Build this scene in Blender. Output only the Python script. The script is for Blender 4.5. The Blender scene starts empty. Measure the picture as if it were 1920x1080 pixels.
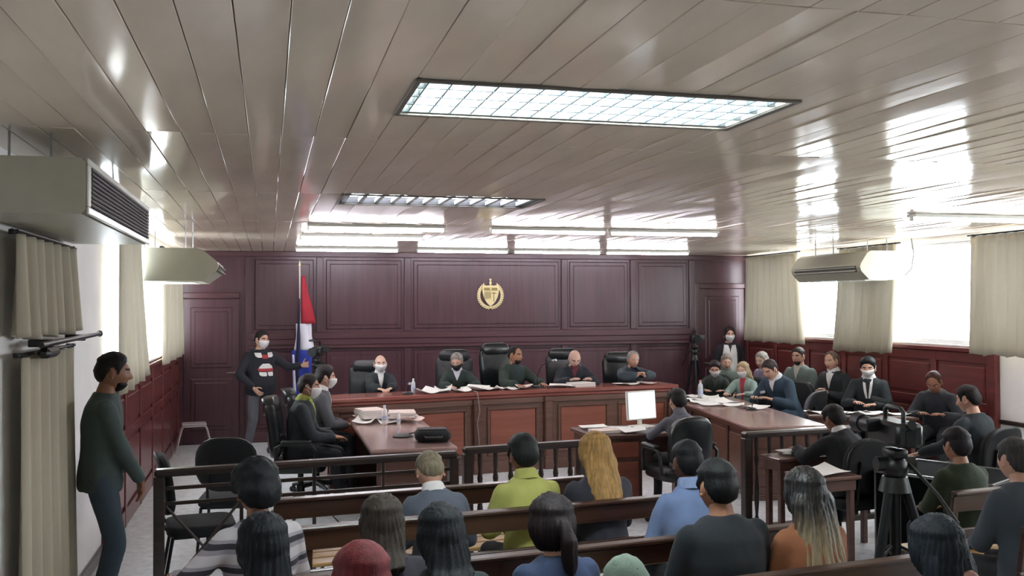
import bpy, bmesh, math, random
from mathutils import Vector, Matrix, Euler, noise
from mathutils.bvhtree import BVHTree
random.seed(7)
PI = math.pi
scene = bpy.context.scene
COL = scene.collection

# ------------------------------------------------------------------ camera
cam_d = bpy.data.cameras.new('camera')
cam = bpy.data.objects.new('camera', cam_d)
COL.objects.link(cam)
cam_d.sensor_width = 36.0
cam_d.lens = 36.0 * 1780.0 / 1920.0
cam_d.clip_start = 0.05
RM = Matrix(((0.968851,-0.000781,-0.247641),(-0.247615,-0.017959,-0.968692),(-0.003691,0.999838,-0.017593)))
cam.matrix_world = Matrix.Translation((0, 0, 2.0)) @ RM.to_4x4()
scene.camera = cam

# ------------------------------------------------------------------ exposure
vs = scene.view_settings
vs.view_transform = 'Standard'
vs.look = 'None'
vs.gamma = 1.0
vs.use_curve_mapping = False
vs.exposure = 1.95

# ------------------------------------------------------------------ sky
world = bpy.data.worlds.new('sky')
scene.world = world
world.use_nodes = True
bg = world.node_tree.nodes['Background']
bg.inputs[0].default_value = (0.93, 0.97, 1.0, 1)
bg.inputs[1].default_value = 3.5

LX, RX, BY, FY, CZ = -1.30, 7.74, 14.42, -2.6, 2.80

def portal(loc, rot, sx, sy):
    d = bpy.data.lights.new('daylight_portal', 'AREA')
    d.shape = 'RECTANGLE'; d.size = sx; d.size_y = sy
    d.cycles.is_portal = True
    o = bpy.data.objects.new('daylight_portal', d)
    o.location = loc; o.rotation_euler = rot
    COL.objects.link(o)
WINR = [(1.6, 3.8, 1.52, 2.72), (4.3, 6.5, 1.52, 2.72), (8.05, 10.78, 1.52, 2.72), (10.88, 14.25, 1.52, 2.72)]  # first two are unseen windows, added to carry daylight to the front
WINL = [(8.25, 14.1, 1.42, 2.66)]
for (a, b, z0, z1) in WINR:
    portal((RX + 0.10, (a + b) / 2, (z0 + z1) / 2), (0, PI / 2, 0), z1 - z0, b - a)
for (a, b, z0, z1) in WINL:
    portal((LX - 0.10, (a + b) / 2, (z0 + z1) / 2), (0, -PI / 2, 0), z1 - z0, b - a)

# ------------------------------------------------------------------ helpers
def lin(h):
    h = h.lstrip('#')
    out = []
    for i in (0, 2, 4):
        c = int(h[i:i + 2], 16) / 255
        out.append(c / 12.92 if c <= 0.04045 else ((c + 0.055) / 1.055) ** 2.4)
    return (*out, 1)

MATS = {}
def mat(name, hexc, rough=0.6, metal=0.0, var=0.12, vscale=6.0, bump=0.0, bscale=40.0, stretch=(1, 1, 1), spec=0.5, coat=0.0, emit=0.0, sheen=0.0):
    if name in MATS: return MATS[name]
    m = bpy.data.materials.new(name); MATS[name] = m
    m.use_nodes = True
    nt = m.node_tree; N = nt.nodes; L = nt.links
    b = N['Principled BSDF']
    b.inputs['Roughness'].default_value = rough
    b.inputs['Metallic'].default_value = metal
    b.inputs['Specular IOR Level'].default_value = spec
    if coat: b.inputs['Coat Weight'].default_value = coat; b.inputs['Coat Roughness'].default_value = 0.12
    if sheen: b.inputs['Sheen Weight'].default_value = sheen
    c = lin(hexc)
    tc = N.new('ShaderNodeTexCoord'); mp = N.new('ShaderNodeMapping')
    mp.inputs['Scale'].default_value = stretch
    L.new(tc.outputs['Object'], mp.inputs['Vector'])
    if var > 0:
        n = N.new('ShaderNodeTexNoise'); n.inputs['Scale'].default_value = vscale; n.inputs['Detail'].default_value = 4
        L.new(mp.outputs[0], n.inputs['Vector'])
        r = N.new('ShaderNodeValToRGB')
        r.color_ramp.elements[0].position = 0.3; r.color_ramp.elements[1].position = 0.7
        r.color_ramp.elements[0].color = tuple(min(1, v * (1 - var)) for v in c[:3]) + (1,)
        r.color_ramp.elements[1].color = tuple(min(1, v * (1 + var)) for v in c[:3]) + (1,)
        L.new(n.outputs['Fac'], r.inputs[0]); L.new(r.outputs[0], b.inputs['Base Color'])
    else:
        b.inputs['Base Color'].default_value = c
    if bump > 0:
        n2 = N.new('ShaderNodeTexNoise'); n2.inputs['Scale'].default_value = bscale; n2.inputs['Detail'].default_value = 3
        L.new(mp.outputs[0], n2.inputs['Vector'])
        bp = N.new('ShaderNodeBump'); bp.inputs['Strength'].default_value = bump; bp.inputs['Distance'].default_value = 0.01
        L.new(n2.outputs['Fac'], bp.inputs['Height']); L.new(bp.outputs[0], b.inputs['Normal'])
    if emit:
        b.inputs['Emission Color'].default_value = c
        b.inputs['Emission Strength'].default_value = emit
    return m

def wood(name, dark, light, rough=0.35, axis='x', scale=3.0, coat=0.3):
    if name in MATS: return MATS[name]
    m = bpy.data.materials.new(name); MATS[name] = m
    m.use_nodes = True
    nt = m.node_tree; N = nt.nodes; L = nt.links
    b = N['Principled BSDF']
    b.inputs['Roughness'].default_value = rough
    b.inputs['Coat Weight'].default_value = coat; b.inputs['Coat Roughness'].default_value = 0.15
    tc = N.new('ShaderNodeTexCoord'); mp = N.new('ShaderNodeMapping')
    s = {'x': (0.6, 9, 9), 'y': (9, 0.6, 9), 'z': (9, 9, 0.6)}[axis]
    mp.inputs['Scale'].default_value = s
    L.new(tc.outputs['Object'], mp.inputs['Vector'])
    n = N.new('ShaderNodeTexNoise'); n.inputs['Scale'].default_value = scale; n.inputs['Detail'].default_value = 6; n.inputs['Distortion'].default_value = 0.6
    L.new(mp.outputs[0], n.inputs['Vector'])
    r = N.new('ShaderNodeValToRGB')
    r.color_ramp.elements[0].position = 0.25; r.color_ramp.elements[1].position = 0.8
    r.color_ramp.elements[0].color = lin(dark); r.color_ramp.elements[1].color = lin(light)
    L.new(n.outputs['Fac'], r.inputs[0]); L.new(r.outputs[0], b.inputs['Base Color'])
    bp = N.new('ShaderNodeBump'); bp.inputs['Strength'].default_value = 0.08; bp.inputs['Distance'].default_value = 0.004
    L.new(n.outputs['Fac'], bp.inputs['Height']); L.new(bp.outputs[0], b.inputs['Normal'])
    return m

def glass_mat(name, tint=(0.97, 0.99, 1.0), gl=0.06):
    if name in MATS: return MATS[name]
    m = bpy.data.materials.new(name); MATS[name] = m
    m.use_nodes = True
    nt = m.node_tree; N = nt.nodes; L = nt.links
    N.remove(N['Principled BSDF'])
    t = N.new('ShaderNodeBsdfTransparent'); t.inputs[0].default_value = (*tint, 1)
    g = N.new('ShaderNodeBsdfGlossy'); g.inputs['Roughness'].default_value = 0.03
    mx = N.new('ShaderNodeMixShader'); mx.inputs[0].default_value = gl
    L.new(t.outputs[0], mx.inputs[1]); L.new(g.outputs[0], mx.inputs[2])
    L.new(mx.outputs[0], N['Material Output'].inputs[0])
    return m

def stripes_mat(name, cols, period, axis=2, rough=0.8):
    if name in MATS: return MATS[name]
    m = bpy.data.materials.new(name); MATS[name] = m
    m.use_nodes = True
    nt = m.node_tree; N = nt.nodes; L = nt.links
    b = N['Principled BSDF']; b.inputs['Roughness'].default_value = rough
    tc = N.new('ShaderNodeTexCoord'); sp = N.new('ShaderNodeSeparateXYZ')
    L.new(tc.outputs['Object'], sp.inputs[0])
    a = N.new('ShaderNodeMath'); a.operation = 'DIVIDE'; a.inputs[1].default_value = period
    L.new(sp.outputs[axis], a.inputs[0])
    fr = N.new('ShaderNodeMath'); fr.operation = 'FRACT'
    L.new(a.outputs[0], fr.inputs[0])
    r = N.new('ShaderNodeValToRGB'); r.color_ramp.interpolation = 'CONSTANT'
    els = r.color_ramp.elements
    while len(els) < len(cols): els.new(0.5)
    for i, (p, c) in enumerate(cols):
        els[i].position = p; els[i].color = lin(c)
    L.new(fr.outputs[0], r.inputs[0]); L.new(r.outputs[0], b.inputs['Base Color'])
    return m

class MB:
    """collects shapes into one mesh"""
    def __init__(s): s.v = []; s.f = []; s.m = []
    def add(s, vs, fs, mi=0, M=None):
        o = len(s.v)
        s.v += [tuple(M @ Vector(p)) for p in vs] if M is not None else [tuple(p) for p in vs]
        s.f += [tuple(i + o for i in f) for f in fs]
        s.m += [mi] * len(fs)
        return s
    def box(s, c, size, rot=None, bev=0.0, mi=0):
        hx, hy, hz = size[0] / 2, size[1] / 2, size[2] / 2
        M = Matrix.Translation(c)
        if rot is not None: M = M @ Euler(rot).to_matrix().to_4x4()
        b = min(bev, hx * .9, hy * .9, hz * .9)
        if b <= 0:
            vs = [(x, y, z) for x in (-hx, hx) for y in (-hy, hy) for z in (-hz, hz)]
            fs = [(0, 1, 3, 2), (4, 6, 7, 5), (0, 4, 5, 1), (2, 3, 7, 6), (0, 2, 6, 4), (1, 5, 7, 3)]
            return s.add(vs, fs, mi, M)
        vs = []; idx = {}
        for ix in (-1, 1):
            for iy in (-1, 1):
                for iz in (-1, 1):
                    for a in range(3):
                        p = [ix * (hx - b), iy * (hy - b), iz * (hz - b)]
                        p[a] = (ix * hx, iy * hy, iz * hz)[a]
                        idx[ix, iy, iz, a] = len(vs); vs.append(tuple(p))
        fs = []
        for a in range(3):
            o1, o2 = [k for k in range(3) if k != a]
            for sg in (-1, 1):
                q = []
                for e1, e2 in ((-1, -1), (1, -1), (1, 1), (-1, 1)):
                    k = [0, 0, 0]; k[a] = sg; k[o1] = e1; k[o2] = e2
                    q.append(idx[(*k, a)])
                fs.append(q)
        for a in range(3):            # edges along axis a
            o1, o2 = [k for k in range(3) if k != a]
            for e1 in (-1, 1):
                for e2 in (-1, 1):
                    k1 = [0, 0, 0]; k1[a] = -1; k1[o1] = e1; k1[o2] = e2
                    k2 = list(k1); k2[a] = 1
                    fs.append([idx[(*k1, o1)], idx[(*k2, o1)], idx[(*k2, o2)], idx[(*k1, o2)]])
        for ix in (-1, 1):
            for iy in (-1, 1):
                for iz in (-1, 1):
                    fs.append([idx[ix, iy, iz, 0], idx[ix, iy, iz, 1], idx[ix, iy, iz, 2]])
        # orient outward
        out = []
        for f in fs:
            c0 = sum((Vector(vs[i]) for i in f), Vector()) / len(f)
            n = (Vector(vs[f[1]]) - Vector(vs[f[0]])).cross(Vector(vs[f[2]]) - Vector(vs[f[0]]))
            out.append(f if n.dot(c0) > 0 else list(reversed(f)))
        return s.add(vs, out, mi, M)
    def bb(s, x0, x1, y0, y1, z0, z1, bev=0.0, mi=0):
        return s.box(((x0 + x1) / 2, (y0 + y1) / 2, (z0 + z1) / 2), (x1 - x0, y1 - y0, z1 - z0), None, bev, mi)
    def rings(s, rings, cap=True, mi=0, closed=True):
        """rings: list of lists of points (same count)"""
        n = len(rings[0]); vs = [p for r in rings for p in r]; fs = []
        for i in range(len(rings) - 1):
            for j in range(n if closed else n - 1):
                k = (j + 1) % n
                fs.append((i * n + j, i * n + k, (i + 1) * n + k, (i + 1) * n + j))
        if cap:
            fs.append(tuple(reversed(range(n)))); fs.append(tuple((len(rings) - 1) * n + j for j in range(n)))
        return s.add(vs, fs, mi)
    def tube(s, pts, r, n=8, mi=0, cap=True, flat=1.0):
        pts = [Vector(p) for p in pts]
        if not isinstance(r, (list, tuple)): r = [r] * len(pts)
        rs = []; up = None
        for i, p in enumerate(pts):
            d = (pts[min(i + 1, len(pts) - 1)] - pts[max(i - 1, 0)])
            d = d.normalized() if d.length > 1e-9 else Vector((0, 0, 1))
            if up is None:
                up = Vector((0, 0, 1)) if abs(d.z) < 0.9 else Vector((1, 0, 0))
            a = d.cross(up)
            if a.length < 1e-6: a = d.cross(Vector((0, 1, 0)))
            a.normalize(); b = a.cross(d).normalized(); up = b
            rs.append([tuple(p + a * (math.cos(t) * r[i]) + b * (math.sin(t) * r[i] * flat)) for t in [2 * PI * k / n for k in range(n)]])
        return s.rings(rs, cap, mi)
    def cyl(s, p0, p1, r0, r1=None, n=12, mi=0):
        return s.tube([p0, p1], [r0, r0 if r1 is None else r1], n, mi)
    def lathe(s, prof, n=16, c=(0, 0, 0), mi=0):
        return s.rings([[(c[0] + r * math.cos(2 * PI * k / n), c[1] + r * math.sin(2 * PI * k / n), c[2] + z) for k in range(n)] for r, z in prof], True, mi)
    def ball(s, c, r, n=12, m=8, mi=0, M=None):
        if not isinstance(r, (list, tuple)): r = (r, r, r)
        R = [[(c[0] + r[0] * math.sin(a) * math.cos(t), c[1] + r[1] * math.sin(a) * math.sin(t), c[2] - r[2] * math.cos(a)) for t in [2 * PI * k / n for k in range(n)]] for a in [PI * (i + .0) / m if 0 < i < m else (0.02 if i == 0 else PI - 0.02) for i in range(m + 1)]]
        if M is not None: R = [[tuple(M @ Vector(p)) for p in q] for q in R]
        return s.rings(R, True, mi)
    def prism(s, poly, z0, z1, mi=0, M=None):
        n = len(poly)
        vs = [(x, y, z0) for x, y in poly] + [(x, y, z1) for x, y in poly]
        fs = [tuple(reversed(range(n))), tuple(range(n, 2 * n))] + [(i, (i + 1) % n, n + (i + 1) % n, n + i) for i in range(n)]
        return s.add(vs, fs, mi, M)
    def mesh(s, name, mats, smooth=None):
        me = bpy.data.meshes.new(name)
        me.from_pydata(s.v, [], s.f)
        for m in (mats if isinstance(mats, (list, tuple)) else [mats]): me.materials.append(m)
        if any(s.m): me.polygons.foreach_set('material_index', s.m)
        if smooth is not None:
            me.shade_smooth()
            if smooth < 180: me.set_sharp_from_angle(angle=math.radians(smooth))
        me.update()
        return me
    def obj(s, name, mats, parent=None, smooth=None):
        return link(name, s.mesh(name, mats, smooth), parent)

def link(name, me, parent=None):
    o = bpy.data.objects.new(name, me); COL.objects.link(o)
    if parent is not None: o.parent = parent
    return o
def tag(o, label, cat, group=None):
    o['label'] = label; o['category'] = cat
    if group: o['group'] = group
    return o
def thing(name, label, cat, loc=(0, 0, 0), rz=0.0, group=None):
    o = bpy.data.objects.new(name, None); COL.objects.link(o)
    o.empty_display_size = 0.1
    o.location = loc; o.rotation_euler = (0, 0, rz)
    return tag(o, label, cat, group)
def struct(o):
    o['kind'] = 'structure'; return o
def dup(root, loc, rz, label, group=None):
    r = root.copy(); COL.objects.link(r); r.location = loc; r.rotation_euler = (0, 0, rz); r['label'] = label
    if group: r['group'] = group
    for ch in root.children:
        c = ch.copy(); COL.objects.link(c); c.parent = r
        for g in ch.children:
            d = g.copy(); COL.objects.link(d); d.parent = c
    return r

# ------------------------------------------------------------------ materials of the place
M_WALL = mat('white_plaster', '#f0edec', 0.75, var=0.03, vscale=3, bump=0.015, bscale=60)
M_PVC = mat('glossy_plastic_plank', '#f3e5d2', 0.11, var=0.05, vscale=2.0, bump=0.09, bscale=2.2, stretch=(3, 0.9, 1), spec=0.25)
M_DARKGAP = mat('dark_joint', '#a09284', 0.9, var=0)
M_MAHOG = wood('mahogany_wall', '#41282e', '#54343c', 0.38, 'z', 2.0, 0.10)
M_MAHOGX = wood('mahogany_rail', '#44282d', '#58353b', 0.38, 'x', 2.0, 0.10)
M_MAHOGY = wood('mahogany_wainscot', '#5b2a2b', '#7a3836', 0.32, 'y', 2.0)
M_BENCH = wood('red_wood_top', '#7c4038', '#985a4e', 0.25, 'x', 2.4)
M_PANEL = wood('orange_wood_panel', '#7a4233', '#955642', 0.38, 'x', 2.0)
M_FRAME = wood('brown_wood_frame', '#573a30', '#735244', 0.35, 'x', 2.2)
M_DESKTOP = wood('pinkish_desk_top', '#9a7a74', '#b3948d', 0.22, 'y', 2.0, 0.6)  # paled base: reflection of tubes and ceiling put into the colour
M_DESK = wood('brown_desk_wood', '#4a302a', '#664539', 0.35, 'x', 2.2)
M_PEW = wood('dark_pew_wood', '#2e1d17', '#4a3026', 0.30, 'x', 2.6)
M_SEATW = wood('light_pew_seat', '#a8814e', '#c9a26a', 0.4, 'x', 2.2)
M_RAIL = wood('dark_rail_wood', '#2a2321', '#3f3430', 0.28, 'x', 2.6)
M_BLACK = mat('black_fabric', '#14181b', 0.8, var=0.15, bump=0.15, bscale=120)
M_LEATHER = mat('black_leather', '#15191c', 0.30, var=0.1, bump=0.12, bscale=55, coat=0.2)
M_PLASTIC = mat('black_plastic', '#17191b', 0.4, var=0.08)
M_METAL = mat('grey_metal', '#8d8f90', 0.3, 0.9, var=0.06)
M_DMETAL = mat('dark_metal', '#2a2c2e', 0.4, 0.7, var=0.06)
M_WHITEP = mat('white_enamel', '#d8d8cd', 0.35, var=0.03)
M_ACGREY = mat('cream_plastic_case', '#b0ae9d', 0.4, var=0.04)
M_PAPER = mat('white_paper', '#ece9e6', 0.8, var=0.03)
M_PAPER2 = mat('pinkish_paper', '#e2cfc9', 0.8, var=0.04)
M_CURT = mat('beige_curtain_cloth', '#c4baa4', 0.85, var=0.10, vscale=5, bump=0.2, bscale=180, stretch=(1, 1, .2))
M_TUBE = mat('lit_tube', '#f8f4ff', 0.4, var=0, emit=15.0)
M_TUBE2 = mat('cool_lit_tube', '#eef8ff', 0.4, var=0, emit=21.0)
M_GOLD = mat('pale_gilt', '#d9c89a', 0.35, 0.35, var=0.1, vscale=30)
M_GLASS = glass_mat('window_glass')
M_SCREEN = mat('lit_screen', '#dce8f2', 0.3, var=0.02, emit=0.22)
# ------------------------------------------------------------------ floor
fm = mat('pale_terrazzo_tile', '#d5d8de', 0.35, var=0.18, vscale=14, bump=0.03, bscale=30)
o = MB().bb(LX - .3, RX + .3, FY - .3, BY + .3, -0.12, 0).obj('floor', fm); struct(o)

# ------------------------------------------------------------------ ceiling of plastic planks
ceil = MB().bb(LX - .3, RX + .3, FY - .3, BY + .3, CZ + 0.14, CZ + 0.24).obj('ceiling', M_DARKGAP); struct(ceil)
PITCH = (RX - LX) / 60.0
ROWS = [2.27, 4.60, 6.93, 9.26, 11.59]
plank_cache = {}
def plank_mesh(length, var):
    key = (round(length, 3), var)
    if key in plank_cache: return plank_cache[key]
    w = PITCH - 0.003; n = 12; rr = random.Random(var * 31 + int(length * 100))
    ph = [rr.uniform(0, 6.28) for _ in range(3)]
    prof = [(-.5, .0015), (-.485, 0.0), (0, 0.0), (.485, 0.0), (.5, .0015)]
    rings = []
    for i in range(n + 1):
        y = length * i / n - length / 2
        sag = 0.0016 * math.sin(y * 2.1 + ph[0]) + 0.0012 * math.sin(y * 5.3 + ph[1])
        tw = 0.004 * math.sin(y * 1.7 + ph[2])
        ring = [(x * w, y, z + sag + tw * x) for x, z in prof] + [(.5 * w, y, .012), (-.5 * w, y, .012)]
        rings.append(ring)
    b = MB().rings(rings)
    me = b.mesh('plank', M_PVC, 12)
    plank_cache[key] = me
    return me
TROF = [(12, 22, 3.32, 3.93), (12, 22, 6.88, 7.52)]
far = MB()
def put_plank(ix, y0, y1, keep=True):
    L = y1 - y0 - 0.006
    if L < 0.03: return
    x = LX + (ix + .5) * PITCH
    if keep:
        o = link('plank', plank_mesh(L, (ix * 7 + int(y0 * 3)) % 5), ceil)
        o.location = (x, (y0 + y1) / 2, CZ)
        o.rotation_euler = (0, math.radians(random.uniform(-.15, .15)), 0)
    else:
        far.bb(x - PITCH / 2 + .003, x + PITCH / 2 - .003, y0 + .003, y1 - .003, CZ, CZ + .012)
for ix in range(60):
    for k in range(4):
        y0, y1 = ROWS[k], ROWS[k + 1]
        cuts = [t for t in TROF if t[0] <= ix < t[1] and t[2] < y1 and t[3] > y0]
        if cuts:
            t = cuts[0]
            if t[2] > y0: put_plank(ix, y0, t[2])
            if t[3] < y1: put_plank(ix, t[3], y1)
        else: put_plank(ix, y0, y1)
    for y0, y1 in ((FY, -.06), (-.06, 2.27), (11.59, 13.92), (13.92, BY)):
        put_plank(ix, y0, y1, False)
po = far.obj('plank_field', M_PVC, ceil); po['kind'] = 'stuff'

# ------------------------------------------------------------------ walls
def wall_side(name, x0, x1, holes, ya, yb):
    b = MB(); z1 = CZ + .14
    ys = ya
    for (a, c, za, zb) in holes:
        b.bb(x0, x1, ys, a, 0, z1); b.bb(x0, x1, a, c, 0, za); b.bb(x0, x1, a, c, zb, z1); ys = c
    b.bb(x0, x1, ys, yb, 0, z1)
    return struct(b.obj(name, M_WALL))
wr = wall_side('wall_right', RX, RX + .22, WINR, FY, BY + .2)
wl = wall_side('wall_left', LX - .22, LX, WINL, FY, BY + .2)
wb = struct(MB().bb(LX - .22, RX + .22, BY, BY + .2, 0, CZ + .14).obj('wall_back', M_MAHOG))
struct(MB().bb(LX - .22, RX + .22, FY - .2, FY, 0, CZ + .14).obj('wall_front', M_WALL))

M_WFRAME = mat('white_window_frame', '#dcdcdc', 0.4, var=0.03)
wn = 0
def window(x, a, c, za, zb, mull):
    global wn
    wn += 1
    e = bpy.data.objects.new('window_%d' % wn, None); COL.objects.link(e); struct(e)
    e.location = (x, a, za)
    W = c - a; H = zb - za
    f = MB(); t = .05
    f.bb(-.03, .03, 0, W, 0, t, .006); f.bb(-.03, .03, 0, W, H - t, H, .006)
    f.bb(-.03, .03, 0, t, t, H - t, .006); f.bb(-.03, .03, W - t, W, t, H - t, .006)
    f.obj('window_frame', M_WFRAME, e)
    ed = [0] + [m - a for m in mull] + [W]
    for m in ed[1:-1]:
        MB().bb(-.025, .025, m - .03, m + .03, t, H - t, .006).obj('mullion', M_WFRAME, e)
    for p, q in zip(ed, ed[1:]):
        MB().bb(-.003, .003, p + .03, q - .03, t * .8, H - t * .8).obj('pane', M_GLASS, e)
    MB().bb(-.10, .12, -.04, W + .04, -.03, -.001, .006).obj('window_sill', M_WFRAME, e).location.x = 0 
window(RX + .07, *WINR[2], [8.98]); window(RX + .07, *WINR[3], [11.66, 12.56])
window(RX + .07, *WINR[0], [2.7]); window(RX + .07, *WINR[1], [5.4])  # added windows out of view, there to light the front of the room
window(LX - .07, *WINL[0], [10.18, 11.42])

# back wall joinery
def wpart(name, x0, x1, y0, y1, z0, z1, m, bev=.008):
    return MB().bb(x0, x1, y0, y1, z0, z1, bev).obj(name, m, wb)
BF = BY  # face
XS = [-.30, .73, 2.04, 4.54, 5.71, 6.74]
for x in XS[1:-1]:
    wpart('stile', x - .05, x + .05, BF - .035, BF + .02, 1.60, 2.72, M_MAHOG)
    wpart('stile', x - .05, x + .05, BF - .035, BF + .02, .14, 1.36, M_MAHOG)
wpart('stile', XS[0] - .04, XS[0] + .06, BF - .035, BF + .02, 0, 2.72, M_MAHOG)
wpart('stile', XS[-1] - .05, XS[-1] + .05, BF - .035, BF + .02, 0, 2.72, M_MAHOG)
wpart('rail', LX, RX, BF - .045, BF + .02, 2.72, CZ - .003, M_MAHOGX)
wpart('rail', XS[0], XS[-1], BF - .04, BF + .02, 1.50, 1.60, M_MAHOGX)
wpart('rail', XS[0], XS[-1], BF - .055, BF + .02, 1.36, 1.41, M_MAHOGX)
wpart('rail', XS[0], XS[-1], BF - .03, BF + .02, 1.41, 1.50, M_MAHOGX)
wpart('rail', XS[0], XS[-1], BF - .04, BF + .02, 0, .14, M_MAHOGX)
def raised(parent, name, x0, x1, z0, z1, face, m):
    b = MB(); d = .07
    vs = []; 
    lv = [(0, .0), (.012, .012), (d - .01, .012), (d, .022)]
    R = []
    for ins, dep in lv:
        R.append([(x0 + ins, face - dep, z0 + ins), (x1 - ins, face - dep, z0 + ins), (x1 - ins, face - dep, z1 - ins), (x0 + ins, face - dep, z1 - ins)])
    b.rings(R, cap=False)
    b.add(R[-1], [(0, 1, 2, 3)])
    return b.obj(name, m, parent)
edges = list(zip(XS, XS[1:]))
for a, c in edges:
    raised(wb, 'panel', a + .09, c - .09, 1.64, 2.68, BF, M_MAHOG)
    raised(wb, 'panel', a + .09, c - .09, .19, 1.32, BF, M_MAHOG)
# doors
def door(n, x0, x1, zt):
    d = bpy.data.objects.new('door_%d' % n, None); COL.objects.link(d); struct(d); d.location = (x0, BF, 0)
    W = x1 - x0
    MB().bb(0, W, -.025, .0, .01, zt, .004).obj('door_leaf', M_MAHOG, d)
    f = MB(); f.bb(-.09, -.005, -.05, .0, 0, zt + .09, .01); f.bb(W + .005, W + .06 if n == 2 and False else W + .015, -.05, .0, 0, zt + .09, .01); f.bb(-.005, W + .005, -.05, 0, zt + .005, zt + .09, .01)
    f.obj('door_frame', M_MAHOGX, d)
    for z0, z1 in ((.2, .95), (1.1, zt - .12)):
        raised(d, 'door_panel', .1, W - .1, z0, z1, -.025, M_MAHOG)
    h = MB(); xh = W - .07 if n == 1 else .07
    h.cyl((xh, -.025, 1.03), (xh, -.075, 1.03), .012); h.tube([(xh, -.075, 1.03), (xh + (-.1 if n == 1 else .1), -.075, 1.03)], .009)
    h.obj('door_handle', M_METAL, d, 40)
door(1, -1.2, -.42, 2.1); door(2, 6.87, 7.68, 2.25)

# wainscots
def wainscot(parent, x, s, y0, y1, ztop, n, endpost):
    """s = direction into the room"""
    def bx(name, xa, xb, a, c, z0, z1, bev=.006):
        xx = sorted((x + s * xa, x + s * xb))
        return MB().bb(xx[0], xx[1], a, c, z0, z1, bev).obj(name, M_MAHOGY, parent)
    bx('wainscot_board', -.005, .025, y0, y1, 0, ztop - .05)
    bx('wainscot_cap', -.005, .075, y0, y1, ztop - .05, ztop)
    bx('wainscot_rail', .025, .045, y0, y1, ztop - .17, ztop - .055)
    bx('wainscot_rail', .025, .045, y0, y1, .0, .16)
    bx('wainscot_rail', .025, .045, y0, y1, .78, .88)
    st = (y1 - y0) / n
    for i in range(n + 1):
        y = y0 + i * st
        bx('wainscot_stile', .025, .05, max(y0, y - .05), min(y1, y + .05), .0, ztop - .055)
    for i in range(n):
        a, c = y0 + i * st + .09, y0 + (i + 1) * st - .09
        bx('wainscot_panel', .02, .042, a, c, .92, ztop - .21, .02)
        bx('wainscot_panel', .02, .042, a, c, .2, .74, .02)
    if endpost: bx('wainscot_post', -.005, .07, y0 - .10, y0, 0, ztop + .03)
wainscot(wr, RX, -1, 8.85, BY - .06, 1.49, 6, True)
wainscot(wl, LX, 1, 8.2, BY - .06, 1.38, 6, False)
# dark dado rail on the white part of the right wall
MB().bb(RX - .03, RX, FY, 8.74, .68, .73, .006).obj('dado_rail', M_RAIL, wr)
# baseboard of the white left wall
struct(MB().bb(LX, LX + .02, FY, 8.2, 0, .1, .004).obj('baseboard_left', M_RAIL))

# ------------------------------------------------------------------ recessed louvre lights
M_REFL = mat('louvre_metal', '#5d6468', 0.4, 0.3, var=0.15, vscale=20)
M_SLAT2 = mat('white_louvre_slat', '#dfe2e4', 0.3, var=0.05)
M_RIM = mat('grey_rim', '#6a635c', 0.5, var=.05)
def troffer(t, label, lit):
    x0, x1 = LX + t[0] * PITCH, LX + t[1] * PITCH; y0, y1 = t[2], t[3]
    W, D = x1 - x0, y1 - y0
    r = thing('recessed_light', label, 'ceiling light', ((x0 + x1) / 2, (y0 + y1) / 2, CZ), 0, 'recessed louvre lights')
    b = MB(); hw, hd = W / 2 - .002, D / 2 - .002
    b.bb(-hw, hw, -hd, hd, .095, .105); b.bb(-hw, -hw + .01, -hd, hd, .002, .095); b.bb(hw - .01, hw, -hd, hd, .002, .095)
    b.bb(-hw, hw, -hd, -hd + .01, .002, .095); b.bb(-hw, hw, hd - .01, hd, .002, .095)
    b.obj('housing', M_WHITEP if lit else mat('dark_housing', '#4c4b4d', .5, var=.05), r)  # far unit: dark colour paints the shade in the gaps between slats
    f = MB(); e = .012
    f.bb(-hw - .012, hw + .012, -hd - .012, -hd + e, -.012, -.001, .003); f.bb(-hw - .012, hw + .012, hd - e, hd + .012, -.012, -.001, .003)
    f.bb(-hw - .012, -hw + e, -hd + e, hd - e, -.012, -.001, .003); f.bb(hw - e, hw + .012, -hd + e, hd - e, -.012, -.001, .003)
    f.obj('rim', M_RIM, r)
    for k in range(4):
        y = -hd + D * (k + .5) / 4
        MB().cyl((-hw + .04, y, .06), (hw - .04, y, .06), .013, n=10).obj('tube', M_TUBE2 if lit else mat('dim_tube', '#eef4ff', .4, var=0, emit=5.0), r, 40)
    for k in range(5 if lit else 0):
        y = -hd + .012 + (D - .028) * k / 4
        MB().bb(-hw + .012, hw - .012, y - .005, y + .005, .003, .040).obj('louvre_bar', M_REFL, r)
    nb = 17 if lit else 12
    sl = MB().bb(-.003 if lit else -.016, .003 if lit else .016, -hd + .013, hd - .013, .006, .036).mesh('louvre_blade', M_REFL if lit else M_SLAT2)
    for k in range(nb):
        x = -hw + .05 + (W - .1) * k / (nb - 1)
        link('louvre_blade', sl, r).location = (x, 0, 0)
troffer(TROF[0], 'large lit recessed ceiling light with four tubes behind metal louvres, nearest the viewer', True)
troffer(TROF[1], 'recessed ceiling light with a row of slanting metal slats, farther down the ceiling', False)

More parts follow.
